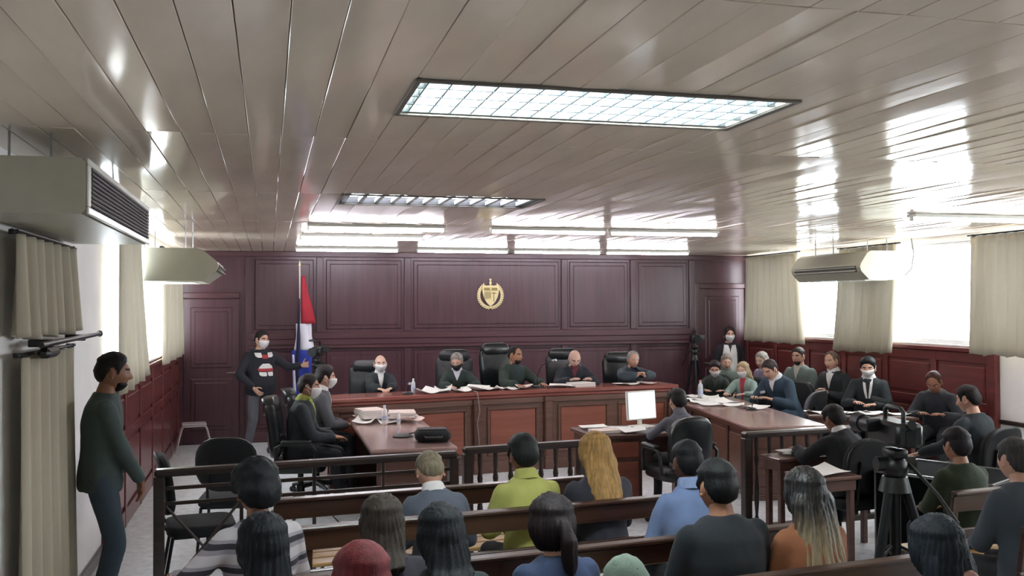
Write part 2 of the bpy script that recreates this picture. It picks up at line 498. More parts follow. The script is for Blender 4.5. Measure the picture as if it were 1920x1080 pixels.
def strip(x0, x1, y, label):
    r = thing('strip_light', label, 'ceiling light', ((x0 + x1) / 2, y, CZ), 0, 'fluorescent strip lights')
    h = (x1 - x0) / 2
    b = MB(); b.bb(-h, h, -.06, .06, -.032, -.002, .004); b.bb(-h, -h + .02, -.02, .02, -.066, -.032, .004); b.bb(h - .02, h, -.02, .02, -.066, -.032, .004)
    b.obj('fixture', M_WHITEP, r)
    MB().cyl((-h + .02, 0, -.05), (h - .02, 0, -.05), .013, n=10).obj('tube', M_TUBE, r, 40)
strip(.36, 1.72, 9.45, 'lit tube light nearest the viewer of the three at the left')
strip(.33, 1.70, 10.8, 'lit tube light, middle one of the three at the left')
strip(.34, 1.74, 13.2, 'lit tube light close to the back wall above the flag side')
strip(2.2, 3.45, 9.5, 'lit tube light above the bench, left of the nearer pair')
strip(3.5, 4.75, 9.5, 'lit tube light above the bench, right of the nearer pair')
for i, (a, w) in enumerate(((2.0, 'over the left of the emblem'), (3.4, 'over the right of the emblem'), (4.8, 'beside the right door'))):
    strip(a, a + 1.32, 13.2, 'lit tube light close to the back wall ' + w)
strip(5.55, 6.95, 7.32, 'lit tube light near the right windows, in front of the others')

# ------------------------------------------------------------------ curtains
def trans(m, fac):
    nt = m.node_tree; N = nt.nodes; L = nt.links
    b = N['Principled BSDF']; out = N['Material Output']
    t = N.new('ShaderNodeBsdfTranslucent'); t.inputs[0].default_value = lin('#c9c8c2')
    mx = N.new('ShaderNodeMixShader'); mx.inputs[0].default_value = fac
    L.new(b.outputs[0], mx.inputs[1]); L.new(t.outputs[0], mx.inputs[2]); L.new(mx.outputs[0], out.inputs[0])
trans(M_CURT, 0.25)
def curtain(label, x, s, y0, y1, z0, z1, folds, shift=(0, 0), gather=1.0, bow=0.0, seed=1, group=None, tilt=0.0, ampl=.038):
    """cloth hanging along a side wall; shift = extra y at bottom of both ends"""
    rr = random.Random(seed); c = thing('curtain', label, 'curtain', (x, (y0 + y1) / 2, z0), 0, group)
    nu = folds * 8; nv = 14; amp = ampl
    ph = [rr.uniform(-.7, .7) for _ in range(folds + 2)]; am = [rr.uniform(.6, 1.3) for _ in range(folds + 2)]
    F = []; Bk = []
    H = z1 - z0
    for j in range(nv + 1):
        v = j / nv; z = H * (1 - v)
        ra = []; rb = []
        for i in range(nu + 1):
            u = i / nu
            a = y0 + shift[0] * v ** 1.5; e = y1 + shift[1] * v ** 1.5
            yy = a + (e - a) * u + bow * math.sin(PI * v) * (u - .5)
            k = u * folds; ki = int(k); fr = k - ki
            p = ph[ki] * (1 - fr) + ph[ki + 1] * fr; q = am[ki] * (1 - fr) + am[ki + 1] * fr
            d = amp * q * math.sin(2 * PI * k + p * (0.4 + v)) * (.55 + .6 * v)
            zz = z
            if j == nv: zz += .014 * math.sin(2 * PI * k * .5 + p) - tilt * (u - .5)
            xx = s * (.03 + d * 1.0)
            ra.append((xx + s * .004, yy - (y0 + y1) / 2, zz)); rb.append((xx - s * .004, yy - (y0 + y1) / 2, zz))
        F.append(ra); Bk.append(rb)
    rings = [F[j] + list(reversed(Bk[j])) for j in range(nv + 1)]
    MB().rings(rings).obj('cloth', M_CURT, c, 180)
    r = MB(); L = (y1 - y0) / 2
    r.cyl((s * .02, -L - .06, H + .012), (s * .02, L + .06, H + .012), .011, n=8)
    for q in (-L + .02, L - .02): r.bb(min(0, -s * (-.02)) - .012, .012 + max(0, s * .02), q - .008, q + .008, H, H + .024)
    r.obj('rod', M_DMETAL, c, 40)
    return c
gR = 'curtains along the right windows'
curtain('pale curtain in the back corner beside the dark wall, right windows', RX - .13, -1, 12.58, 14.15, 1.40, 2.76, 9, (-.16, .12), seed=3, group=gR)
curtain('rumpled pale curtain hanging below the right air conditioner', RX - .13, -1, 10.28, 11.5, 1.36, 2.74, 8, (.10, .14), seed=5, group=gR, tilt=.02)
curtain('beige curtain at the right edge, nearest the viewer', RX - .13, -1, 7.6, 8.98, 1.43, 2.74, 9, (0, .05), seed=8, group=gR)
gL = 'curtains along the left wall'
curtain('narrow beige curtain at the far end of the left wall', LX + .10, 1, 11.45, 13.9, 1.33, 2.66, 7, (0, .1), seed=11, group=gL)
curtain('long swept beige curtain behind the standing man at left', LX + .10, 1, 8.2, 9.5, 1.30, 2.72, 5, (.1, .7), seed=13, group=gL, tilt=-.05)
curtain('short upper beige curtain under the near air conditioner', LX + .06, 1, 5.15, 6.6, 1.84, 2.36, 7, (0, .04), seed=17, group=gL, ampl=.05)
curtain('long lower beige curtain hanging from the black wall bar', LX + .06, 1, 5.25, 6.58, .06, 1.74, 6, (0, .10), seed=19, group=gL, ampl=.055)
b = MB()
b.tube([(0, 0, 0), (0, 1.72, .01)], .016, 10); b.bb(-.12, 0, .25, .29, -.02, .02, .004); b.bb(-.12, 0, 1.2, 1.24, -.02, .02, .004); b.ball((0, 1.74, .01), .022)
wbar = thing('wall_bar', 'black wall-mounted bar between the two left curtains', 'bar', (LX + .16, 5.35, 1.80))
b.obj('bar', M_PLASTIC, wbar, 40)
MB().box((.0, .18, -.045), (.07, .26, .055), None, .02).obj('bracket', M_PLASTIC, wbar)

# ------------------------------------------------------------------ air conditioners
def ac_unit(label, x, s, y0, y1, depth, z0, z1, style):
    r = thing('air_conditioner', label, 'air conditioner', (x, (y0 + y1) / 2, z0), 0, 'ceiling air conditioners')
    L = (y1 - y0) / 2; H = z1 - z0
    # case: profile in (x,z), extruded along y
    if style == 'grille':
        prof = [(0, 0), (depth - .02, 0), (depth, .02), (depth, H - .02), (depth - .02, H), (0, H)]
    else:
        prof = [(0, .02), (.05, 0), (depth * .80, 0), (depth * .97, .10), (depth, .15), (depth * .985, .19), (depth * .84, H - .03), (depth * .75, H), (0, H)]
    R = [[(s * px, y, pz) for px, pz in prof] for y in (-L, L)]
    MB().rings(R).obj('case', M_ACGREY, r)
    for y in (-L - .006, L + .006):      # end panels
        pr = [(s * (px * .995 + .002), y, pz) for px, pz in prof]
        y2 = -L - .001 if y < 0 else L + .001
        MB().rings([pr, [(a, y2, c) for a, b_, c in pr]]).obj('end_panel', M_ACGREY, r)
    if style == 'grille':
        MB().bb(min(s * depth, s * (depth + .006)), max(s * depth, s * (depth + .006)), -L + .06, L - .06, .035, H - .03).obj('grille_back', mat('dark_grille', '#23221f', .6, var=0), r)
        for k in range(9):
            z = .045 + (H - .085) * k / 8
            MB().box((s * (depth + .010), 0, z), (.014, 2 * L - .13, .007), (0, s * .5, 0)).obj('grille_slat', mat('grille_slat', '#4a4840', .5, var=.05), r)
        f = MB(); xx = sorted((s * depth, s * (depth + .012)))
        f.bb(xx[0], xx[1], -L, L, 0, .034, .004); f.bb(xx[0], xx[1], -L, L, H - .03, H, .004); f.bb(xx[0], xx[1], -L, -L + .06, .034, H - .03, .004); f.bb(xx[0], xx[1], L - .06, L, .034, H - .03, .004)
        f.obj('grille_frame', M_WHITEP, r)
    else:
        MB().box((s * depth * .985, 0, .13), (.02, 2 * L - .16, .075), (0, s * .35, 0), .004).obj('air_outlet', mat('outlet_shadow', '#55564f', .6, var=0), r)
        for k in range(2):
            MB().box((s * (depth + .004), 0, .11 + .045 * k), (.03, 2 * L - .18, .006), (0, s * .5, 0)).obj('louvre', M_WHITEP, r)
        for k in range(4):
            MB().bb(min(s * .12, s * (depth * .7)), max(s * .12, s * depth * .7), -L + .15 + k * (2 * L - .3) / 4 + .02, -L + .15 + (k + 1) * (2 * L - .3) / 4 - .02, -.006, .0).obj('intake_grille', M_WHITEP, r)
    for y in (-L + .2, L - .2):
        for px in (.1, depth * .6): MB().cyl((s * px, y, H - .002), (s * px, y, CZ - z0), .006, n=6).obj('hanger_rod', M_METAL, r)
    return r
ac_unit('near left air conditioner with a dark slatted grille', LX + .05, 1, 4.55, 6.75, .46, 2.41, 2.66, 'grille')
ac_unit('pale boxy air conditioner farther along the left wall', LX + .02, 1, 9.66, 10.95, .80, 2.24, 2.56, 'wedge')
ac_unit('white air conditioner hanging at the right windows', RX - .22, -1, 10.05, 11.6, .62, 2.29, 2.64, 'wedge')
# white cable of the right unit
cb = MB(); cb.tube([(RX - .17, 9.98, 2.79), (RX - .16, 9.95, 2.6), (RX - .17, 9.98, 2.42), (RX - .19, 10.10, 2.33)], .008, 6)
tag(cb.obj('cable', mat('grey_cable', '#6b6b66', .6, var=0), None, 60), 'grey cable running down beside the right air conditioner', 'cable')

# ------------------------------------------------------------------ coat of arms on the back wall
em = thing('coat_of_arms', 'gilded shield with laurel wreath on the dark back wall', 'emblem', (3.33, BF - .024, 1.92))
sh = [(-.13, .36), (-.065, .375), (0, .385), (.065, .375), (.13, .36), (.128, .27), (.11, .2), (.08, .14), (.04, .09), (0, .06), (-.04, .09), (-.08, .14), (-.11, .2), (-.128, .27)]
def xz(poly, y0, y1, mi=0, b=None):
    b = b or MB(); n = len(poly)
    vs = [(x, y1, z) for x, z in poly] + [(x, y0, z) for x, z in poly]
    b.add(vs, [tuple(range(n)), tuple(reversed(range(n, 2 * n)))] + [(i, n + i, n + (i + 1) % n, (i + 1) % n) for i in range(n)], mi)
    return b
def wp(poly, k): return [(x * k, .225 + (z - .225) * k) for x, z in poly]
xz(sh, -.035, 0).obj('shield', M_GOLD, em)
d = MB(); M_GOLD2 = mat('dark_gilt', '#8a7a48', .4, .35, var=.1)
xz([(-.105, .30), (.105, .30), (.105, .345), (-.105, .345)], -.042, -.034, 0, d)
for k in range(5): xz([(-.10 + k * .022, .17 + .005 * k), (-.088 + k * .022, .165), (-.088 + k * .022, .285), (-.10 + k * .022, .285)], -.041, -.034, 0, d)
d.obj('shield_stripes', M_GOLD2, em)
d = MB(); d.cyl((.05, -.038, .13), (.05, -.038, .27), .006, n=6)
for a in range(5): d.tube([(.05, -.038, .26), (.05 + .045 * math.cos(PI * a / 4), -.04, .26 + .035 * math.sin(PI * a / 4) - .01)], [.006, .003], 5)
d.obj('palm_relief', M_GOLD2, em)
d = MB(); d.ball((0, -.04, .325), (.022, .006, .018), 8, 6); d.obj('sun_relief', M_GOLD, em, 60)
leaf = MB(); leaf.ball((0, 0, .024), (.0115, .006, .026), 6, 5); lm = leaf.mesh('wreath_leaf', M_GOLD, 60)
for sgn in (-1, 1):
    pts = []
    for k in range(15):
        t = k / 14; a = -PI / 2 + sgn * t * PI * .78
        cx, cz = .185 * math.cos(a), .225 + .19 * math.sin(a)
        pts.append((cx, -.012, cz))
        tx = a + sgn * PI / 2
        for q in (-1, 1):
            l = link('wreath_leaf', lm, em); l.location = (cx, -.016, cz)
            l.rotation_euler = (0, PI / 2 - tx + q * .55, 0)
    MB().tube(pts, .005, 6).obj('wreath_stem', M_GOLD, em, 60)
d = MB(); d.tube([(0, -.014, .03), (0, -.014, .46)], .011, 8); d.ball((0, -.014, .47), (.022, .012, .02), 8, 6); d.bb(-.02, .02, -.022, -.006, .40, .44, .004)
d.obj('fasces', M_GOLD, em, 50)
# ------------------------------------------------------------------ furniture helpers
def loc(o, p, rz=0.0):
    o.location = p; o.rotation_euler = (0, 0, rz); return o
SL = math.atan(0.12)          # the public furniture stands at a slight angle to the room

# dais under the bench
dz = .18
da = MB(); da.prism([(.66, 11.10), (2.36, 11.50), (3.28, 11.65), (5.2, 11.82), (5.2, 12.55), (.66, 12.55)], 0, dz)
tag(da.obj('dais', M_DESK), 'low wooden dais under the judges behind the bench', 'platform')

# judges' bench: three stretches
bench = thing('judges_bench', 'long red-brown judges bench with orange panels facing the room', 'bench', (0, 0, 0))
PTS = [(.62, 10.62), (2.38, 11.02), (3.30, 11.17), (5.06, 11.33)]
ZT = .97
def seg(i):
    a, c = Vector((*PTS[i], 0)), Vector((*PTS[i + 1], 0)); d = c - a
    return a, d.length, math.atan2(d.y, d.x)
for i in range(3):
    a, L, ang = seg(i)
    top = MB(); top.bb(-.02 if i else -.05, L + .02, -.06, .50, ZT - .05, ZT, .012)
    top.bb(-.01, L + .01, -.04, .46, ZT - .085, ZT - .05, .006)
    loc(top.obj('bench_top', M_BENCH, bench), a, ang)
    fr = MB(); fr.bb(0, L, 0, .03, .02, ZT - .085); fr.bb(0, .03, .03, .45, .02, ZT - .085); fr.bb(L - .03, L, .03, .45, .02, ZT - .085)
    loc(fr.obj('bench_front', M_FRAME, bench), a, ang)
    loc(MB().bb(0, L, -.03, -.001, .0, .14, .006).obj('bench_plinth', M_FRAME, bench), a, ang)
    loc(MB().bb(0, L, -.028, -.001, ZT - .16, ZT - .086, .008).obj('bench_moulding', M_FRAME, bench), a, ang)
    n = 2 if i != 1 else 1
    for k in range(n):
        x0, x1 = .13 + k * (L - .13) / n, (k + 1) * (L - .13) / n
        f = MB()
        for (p, q, r, s_) in ((x0, x1, .2, .235), (x0, x1, .745, .78), (x0, x0 + .035, .235, .745), (x1 - .035, x1, .235, .745)):
            f.bb(p, q, -.02, -.001, r, s_, .006)
        loc(f.obj('panel_frame', M_FRAME, bench), a, ang)
        loc(MB().bb(x0 + .04, x1 - .04, -.013, -.001, .24, .74, .01).obj('front_panel', M_PANEL, bench), a, ang)
for i in range(4):
    p = PTS[i]; ang = seg(min(i, 2))[2]
    b = MB(); b.bb(-.05, .05, -.055, .0, .0, ZT - .09, .01); b.bb(-.06, .06, -.065, 0, .0, .16, .008); b.bb(-.06, .06, -.062, 0, ZT - .15, ZT - .088, .008)
    off = .06 if i == 0 else (-.06 if i == 3 else 0)
    loc(b.obj('pilaster', M_FRAME, bench), (p[0] + off, p[1] + (.012 if i == 0 else 0), 0), ang)

# prosecution desk at left
def long_desk(label, pos, rz, W, D, H, npan, side):
    r = thing('long_desk', label, 'desk', pos, rz, 'long desks beside the bench')
    MB().bb(0, W, 0, D, H - .035, H, .01).obj('desk_top', M_DESKTOP, r)
    MB().bb(.02, W - .02, .02, D - .02, H - .075, H - .035, .004).obj('desk_apron', M_DESK, r)
    for q in range(2):
        y = .06 if q == 0 else D - .09
        MB().bb(.06, W - .06, y, y + .03, .06, H - .075, .004).obj('desk_end', M_DESK, r)
        for k in range(3):
            z = .14 + k * .19
            MB().bb(.10, W - .10, y - (.012 if q == 0 else -.03), y + (.0 if q == 0 else .042), z, z + .13, .008).obj('end_panel', M_DESK, r)
    x = W - .09 if side > 0 else .06
    MB().bb(x, x + .03, .09, D - .09, .06, H - .075, .004).obj('modesty_board', M_DESK, r)
    st = (D - .2) / npan
    for k in range(npan):
        MB().bb(x + (.03 if side > 0 else -.014), x + (.044 if side > 0 else 0), .10 + k * st + .05, .10 + (k + 1) * st - .05, .16, H - .14, .01).obj('side_panel', M_FRAME, r)
        MB().bb(x + (.03 if side > 0 else -.03), x + (.06 if side > 0 else 0), .10 + k * st - .03, .10 + k * st + .03, .03, H - .076, .006).obj('desk_pilaster', M_DESK, r)
    MB().bb(.04, W - .04, .04, D - .04, 0, .06, .006).obj('desk_plinth', M_DESK, r)
    return r
# plinth as open ring would be unseen; legs room is left open at the sitters' side
long_desk('glossy pinkish-brown desk running towards the bench at left', (.84, 8.2, 0), 0, .76, 2.38, .76, 3, 1)
long_desk('long glossy brown desk along the right group, strewn with papers', (4.69, 8.72, 0), -math.atan2(.49, 3.1), .84, 3.05, .76, 4, -1)

# clerk's desk
r = thing('clerk_desk', 'small brown clerk desk with panelled side, in front of the bench', 'desk', (3.00, 8.5, 0), .05)
MB().bb(-.03, 1.15, -.03, .66, .725, .76, .008).obj('desk_top', M_DESK, r)
MB().bb(0, .46, 0, .62, .08, .725, .004).obj('pedestal', M_DESK, r)
MB().bb(-.02, .48, -.02, .64, 0, .08, .008).obj('plinth', M_DESK, r)
for z0, z1 in ((.13, .5), (.54, .69)): MB().bb(.04, .42, -.014, -.0, z0, z1, .012).obj('front_panel', M_PANEL, r)
MB().bb(1.08, 1.12, .03, .62, 0, .725, .004).obj('side_board', M_DESK, r)
MB().bb(.46, 1.08, .58, .61, .3, .725, .004).obj('back_board', M_DESK, r)

# ------------------------------------------------------------------ pews
def pew(label, x0, y_at0, L, ends=(True, True)):
    r = thing('pew', label, 'bench', (x0, y_at0 + .12 * x0, 0), SL, 'wooden public benches')
    lean = -.10
    for z0, h in ((.745, .105), (.565, .075)):
        zc = z0 + h / 2
        MB().box((L / 2, .0 + (zc - .45) * -.14, zc), (L, .024, h), (.14, 0, 0), .006).obj('back_slat', M_PEW, r)
    MB().box((L / 2, -.065, .862), (L, .05, .022), (.14, 0, 0), .006).obj('top_rail', M_PEW, r)
    for k, (a, c) in enumerate(((.03, .15), (.165, .285), (.30, .42))):
        MB().bb(0, L, a, c, .425, .45, .006).obj('seat_slat', M_SEATW, r)
    n = max(2, int(L / 1.3) + 1)
    for k in range(n):
        x = .05 + (L - .1) * k / (n - 1)
        b = MB(); b.box((x, -.005, .64), (.05, .03, .46), (.14, 0, 0), .005)
        b.bb(x - .025, x + .025, .0, .05, 0, .45, .004); b.bb(x - .025, x + .025, .36, .41, 0, .425, .004); b.bb(x - .025, x + .025, .0, .41, .36, .425, .004)
        b.obj('frame', M_PEW, r)
    return r
pew('empty front wooden pew behind the left railing', .02, 5.78, 2.0)
pew('wooden pew carrying the person in the yellow-green shirt', .14, 5.02, 2.4)
pew('wooden pew behind the blonde woman, with its dark top rail bare', -.42, 4.13, 3.27)
pew('wooden pew carrying the man in the black sweater', -.55, 3.42, 3.6)
pew('rearmost wooden pew at the bottom of the picture', -.6, 2.62, 3.9)
pew('right-hand wooden pew under the person in dark green', 3.95, 4.45, 2.4)
pew('right-hand wooden pew behind the person in dark green', 3.66, 3.62, 2.6)

# ------------------------------------------------------------------ railings
def railing(label, x0, y0, L, H, kind, nb, mid_post=None):
    r = thing('railing', label, 'railing', (x0, y0, 0), SL, 'low railings across the court')
    MB().bb(-.03, L + .03, -.045, .045, H - .05, H, .014).obj('top_rail', M_RAIL, r)
    for x in [0, L] + ([mid_post] if mid_post else []):
        b = MB(); b.bb(x - .035, x + .035, -.035, .035, 0, H - .05, .006)
        b.obj('post', M_RAIL, r)
    if kind == 'lattice':
        for z in (.80, .70, .10):
            MB().bb(.035, L - .035, -.012, .012, z - .012, z + .012, .003).obj('bar', M_RAIL, r)
        n = nb; w = (L - .07) / n
        for k in range(n):
            xa, xb = .035 + k * w, .035 + (k + 1) * w
            for (p, q) in (((xa, .11), (xb, .69)), ((xa, .69), (xb, .11))):
                MB().tube([(p[0], 0, p[1]), (q[0], 0, q[1])], .010, 6).obj('lattice_bar', M_RAIL, r)
            if k: MB().bb(xa - .012, xa + .012, -.012, .012, .11, .90, .003).obj('upright', M_RAIL, r)
    else:
        MB().bb(.035, L - .035, -.03, .03, .10, .15, .006).obj('bottom_rail', M_RAIL, r)
        prof = [(.018, 0), (.018, .06), (.011, .08), (.022, .22), (.024, .32), (.012, .44), (.012, .50), (.022, .56), (.012, .62), (.018, .66), (.018, .75)]
        k_ = (H - .05 - .15) / .75
        me = MB().lathe([(a, z * k_) for a, z in prof], 10).mesh('baluster', M_RAIL, 60)
        for k in range(nb):
            link('baluster', me, r).location = (.035 + (L - .07) * (k + .5) / nb, 0, .15)
    return r
railing('dark railing with crossed lattice bars, left of the aisle', -.70, 6.63, 2.02, .93, 'lattice', 4)
railing('dark railing with turned balusters in front of the clerk desk', 1.42, 6.90, .93, .95, 'baluster', 7)
railing('dark railing with turned balusters at the right tables', 3.86, 7.22, 1.5, .93, 'baluster', 11)

# ------------------------------------------------------------------ chairs
def arc(n, a0, a1, r, c=(0, 0)): return [(c[0] + r * math.cos(a0 + (a1 - a0) * k / n), c[1] + r * math.sin(a0 + (a1 - a0) * k / n)) for k in range(n + 1)]
def cushion(w, h, t, rnd, nx=8):
    """rounded slab in x-z, thickness in y"""
    hw, hh = w / 2, h / 2; P = []
    for cx, cz, a0 in ((hw - rnd, hh - rnd, 0), (-hw + rnd, hh - rnd, PI / 2), (-hw + rnd, -hh + rnd, PI), (hw - rnd, -hh + rnd, 1.5 * PI)):
        P += arc(5, a0, a0 + PI / 2, rnd, (cx, cz))
    lv = [(-.5, .90), (-.42, .97), (-.25, 1), (.25, 1), (.42, .97), (.5, .90)]
    return [[(x * s_, t * y, z * s_) for x, z in P] for y, s_ in lv]
def add_cush(b, w, h, t, rnd, M, bow=0.0):
    R = cushion(w, h, t, rnd)
    b.rings([[tuple(M @ Vector((x, y + bow * (x / (w / 2)) ** 2, z))) for x, y, z in r_] for r_ in R])
def office_chair(label, tall=True):
    r = thing('office_chair', label, 'chair', (0, 0, 0), 0, 'black office chairs')
    T = Matrix.Translation
    b = MB(); add_cush(b, .50, .50, .11, .10, T((0, 0, .46)) @ Matrix.Rotation(PI / 2, 4, 'X')); b.obj('seat', M_LEATHER, r, 50)
    b = MB(); H = .54 if tall else .50
    add_cush(b, .48 if tall else .42, H, .10, .11 if tall else .17, T((0, -.27, (.54 if tall else .50) + H / 2)) @ Matrix.Rotation(.13, 4, 'X'), .045); bo = b.obj('backrest', M_LEATHER, r, 50)
    if tall:
        b = MB(); add_cush(b, .40, .17, .12, .08, T((0, -.305, 1.035)) @ Matrix.Rotation(.10, 4, 'X'), .04); b.obj('headrest', M_LEATHER, r, 50)
    for s in (-1, 1):
        b = MB(); b.tube([(s * .27, -.20, .47), (s * .29, -.20, .66), (s * .29, -.14, .69), (s * .29, .12, .69), (s * .28, .17, .62), (s * .27, .17, .46)], .018, 8)
        ar = b.obj('armrest', M_PLASTIC, r, 60)
        b = MB(); b.box((s * .29, -.01, .715), (.06, .28, .03), None, .012); b.obj('arm_pad', M_LEATHER, ar)
    b = MB(); b.cyl((0, 0, .10), (0, 0, .40), .028, n=12); b.cyl((0, 0, .09), (0, 0, .26), .04, n=12); b.obj('gas_stem', M_DMETAL, r, 50)
    for k in range(5):
        a = 2 * PI * k / 5 + .3; c, s = math.cos(a), math.sin(a)
        b = MB(); b.tube([(0, 0, .11), (c * .15, s * .15, .10), (c * .28, s * .28, .075)], [.03, .025, .017], 8); l = b.obj('base_leg', M_PLASTIC, r, 60)
        b = MB(); b.cyl((c * .28 - s * .02, s * .28 + c * .02, .03), (c * .28 + s * .02, s * .28 - c * .02, .03), .03, n=12); b.cyl((c * .28, s * .28, .05), (c * .28, s * .28, .08), .008, n=6); b.obj('caster', M_PLASTIC, l, 50)
    return r
def visitor_chair(label, backm=None):
    r = thing('visitor_chair', label, 'chair', (0, 0, 0), 0, 'black visitor chairs')
    T = Matrix.Translation
    b = MB(); add_cush(b, .46, .46, .07, .09, T((0, 0, .455)) @ Matrix.Rotation(PI / 2, 4, 'X')); b.obj('seat', M_BLACK, r, 50)
    b = MB(); add_cush(b, .46, .42, .06, .17, T((0, -.245, .76)) @ Matrix.Rotation(.15, 4, 'X'), .04); b.obj('backrest', backm or M_BLACK, r, 50)
    b = MB(); add_cush(b, .47, .43, .02, .175, T((0, -.278, .765)) @ Matrix.Rotation(.15, 4, 'X'), .04); b.obj('back_shell', M_PLASTIC, r, 50)
    for s in (-1, 1):
        MB().tube([(s * .20, .21, .42), (s * .22, .24, .0)], .012, 8).obj('leg', M_DMETAL, r, 60)
        MB().tube([(s * .20, -.19, .42), (s * .22, -.26, .0)], .012, 8).obj('leg', M_DMETAL, r, 60)
        MB().tube([(s * .14, .0, .41), (s * .14, -.20, .42), (s * .14, -.25, .50), (s * .14, -.29, .80)], .011, 8).obj('back_support', M_DMETAL, r, 60)
    MB().tube([(-.2, .21, .415), (.2, .21, .415), (.2, -.19, .415), (-.2, -.19, .415), (-.2, .21, .415)], .010, 6).obj('seat_frame', M_DMETAL, r, 60)
    return r
gO = 'black office chairs'
oc = office_chair('tall black leather chair of the bald judge in the white mask, leftmost at the bench')
lc = office_chair('black office chair of the clerk, seen from behind', False)
vc = visitor_chair('empty black visitor chair by the left railing, beside the standing man')
loc(vc, (-.47, 7.08, 0), -1.45)
gV = 'black visitor chairs'
dup(vc, (-.30, 8.0, 0), -.1, 'empty black visitor chair behind the railing with its rounded back to us')
dup(vc, (6.3, 6.55, 0), -.1, 'empty black visitor chair at the right edge beside the man in dark jacket')
gc = visitor_chair('empty grey-backed chair at the end of the right desk', mat('grey_chair_fabric', '#6c6a74', .8, bump=.1)); loc(gc, (6.12, 10.16, 0), .55)
dup(vc, (7.46, 10.88, 0), PI / 2 + .3, 'empty black visitor chair between the two seated men by the right wainscot')
dup(vc, (7.46, 9.66, 0), PI / 2 + .3, 'empty black visitor chair right of the dark-haired man writing')

# white metal stool frame at the back left
r = thing('stool', 'white tubular metal stool standing in the left back corner', 'stool', (-1.0, 13.75, 0), .1)
WM = mat('white_tube_metal', '#b9aeb0', .35, .2, var=.05)
for s in (-1, 1):
    MB().tube([(-.24, s * .15, 0), (-.17, s * .13, .30), (-.14, s * .13, .36), (.14, s * .13, .36), (.17, s * .13, .30), (.24, s * .15, 0)], .013, 8).obj('leg_frame', WM, r, 60)
MB().tube([(-.2, -.14, .14), (-.2, .14, .14)], .009, 6).obj('stretcher', WM, r, 60)
MB().tube([(.2, -.14, .14), (.2, .14, .14)], .009, 6).obj('stretcher', WM, r, 60)
MB().bb(-.16, .16, -.15, .15, .372, .392, .008).obj('seat', WM, r)

# ------------------------------------------------------------------ right tables
def small_table(label, pos, rz, W, D, H=.76):
    r = thing('table', label, 'table', pos, rz, 'small brown tables at the right')
    MB().bb(-W / 2, W / 2, -D / 2, D / 2, H - .03, H, .008).obj('table_top', M_DESK, r)
    MB().bb(-W / 2 + .03, W / 2 - .03, -D / 2 + .03, D / 2 - .03, H - .11, H - .03, .004).obj('apron', M_DESK, r)
    for sx in (-1, 1):
        for sy in (-1, 1):
            MB().bb(sx * (W / 2 - .06) - .022, sx * (W / 2 - .06) + .022, sy * (D / 2 - .06) - .022, sy * (D / 2 - .06) + .022, 0, H - .11, .004).obj('leg', M_DESK, r)
    return r
small_table('small brown table with papers in front of the person in black robe', (4.40, 6.98 + .05, 0), SL, .95, .28)
small_table('small brown side table with a paper, nearer than the robed person', (3.98, 6.28, 0), SL, .42, .36, .74)
small_table('brown table with papers at the right edge', (6.2, 5.85, 0), SL, 1.3, .4)
small_table('brown table covered in papers before the two men at the right wall', (6.40, 9.34, 0), -.46, 1.15, .46)

# black case with metal edges
r = thing('equipment_case', 'big black equipment case with shiny metal edges beside the tripod', 'case', (4.97, 6.12, 0), .5)
MB().bb(-.36, .36, -.42, .42, .04, .73, .01).obj('case_body', mat('matte_black_case', '#101214', .9, var=.1, spec=.08), r)
for (a, c) in (((-.36, -.42), (.36, -.42)), ((.36, -.42), (.36, .42)), ((.36, .42), (-.36, .42)), ((-.36, .42), (-.36, -.42))):
    MB().tube([(a[0], a[1], .73), (c[0], c[1], .73)], .012, 6).obj('edge_trim', M_METAL, r, 60)
for sx in (-1, 1):
    for sy in (-1, 1):
        MB().tube([(sx * .36, sy * .42, .04), (sx * .36, sy * .42, .73)], .010, 6).obj('edge_trim', M_METAL, r, 60)
        MB().cyl((sx * .30, sy * .36 - .012, .022), (sx * .30, sy * .36 + .012, .022), .022, n=10).obj('wheel', M_PLASTIC, r, 60)

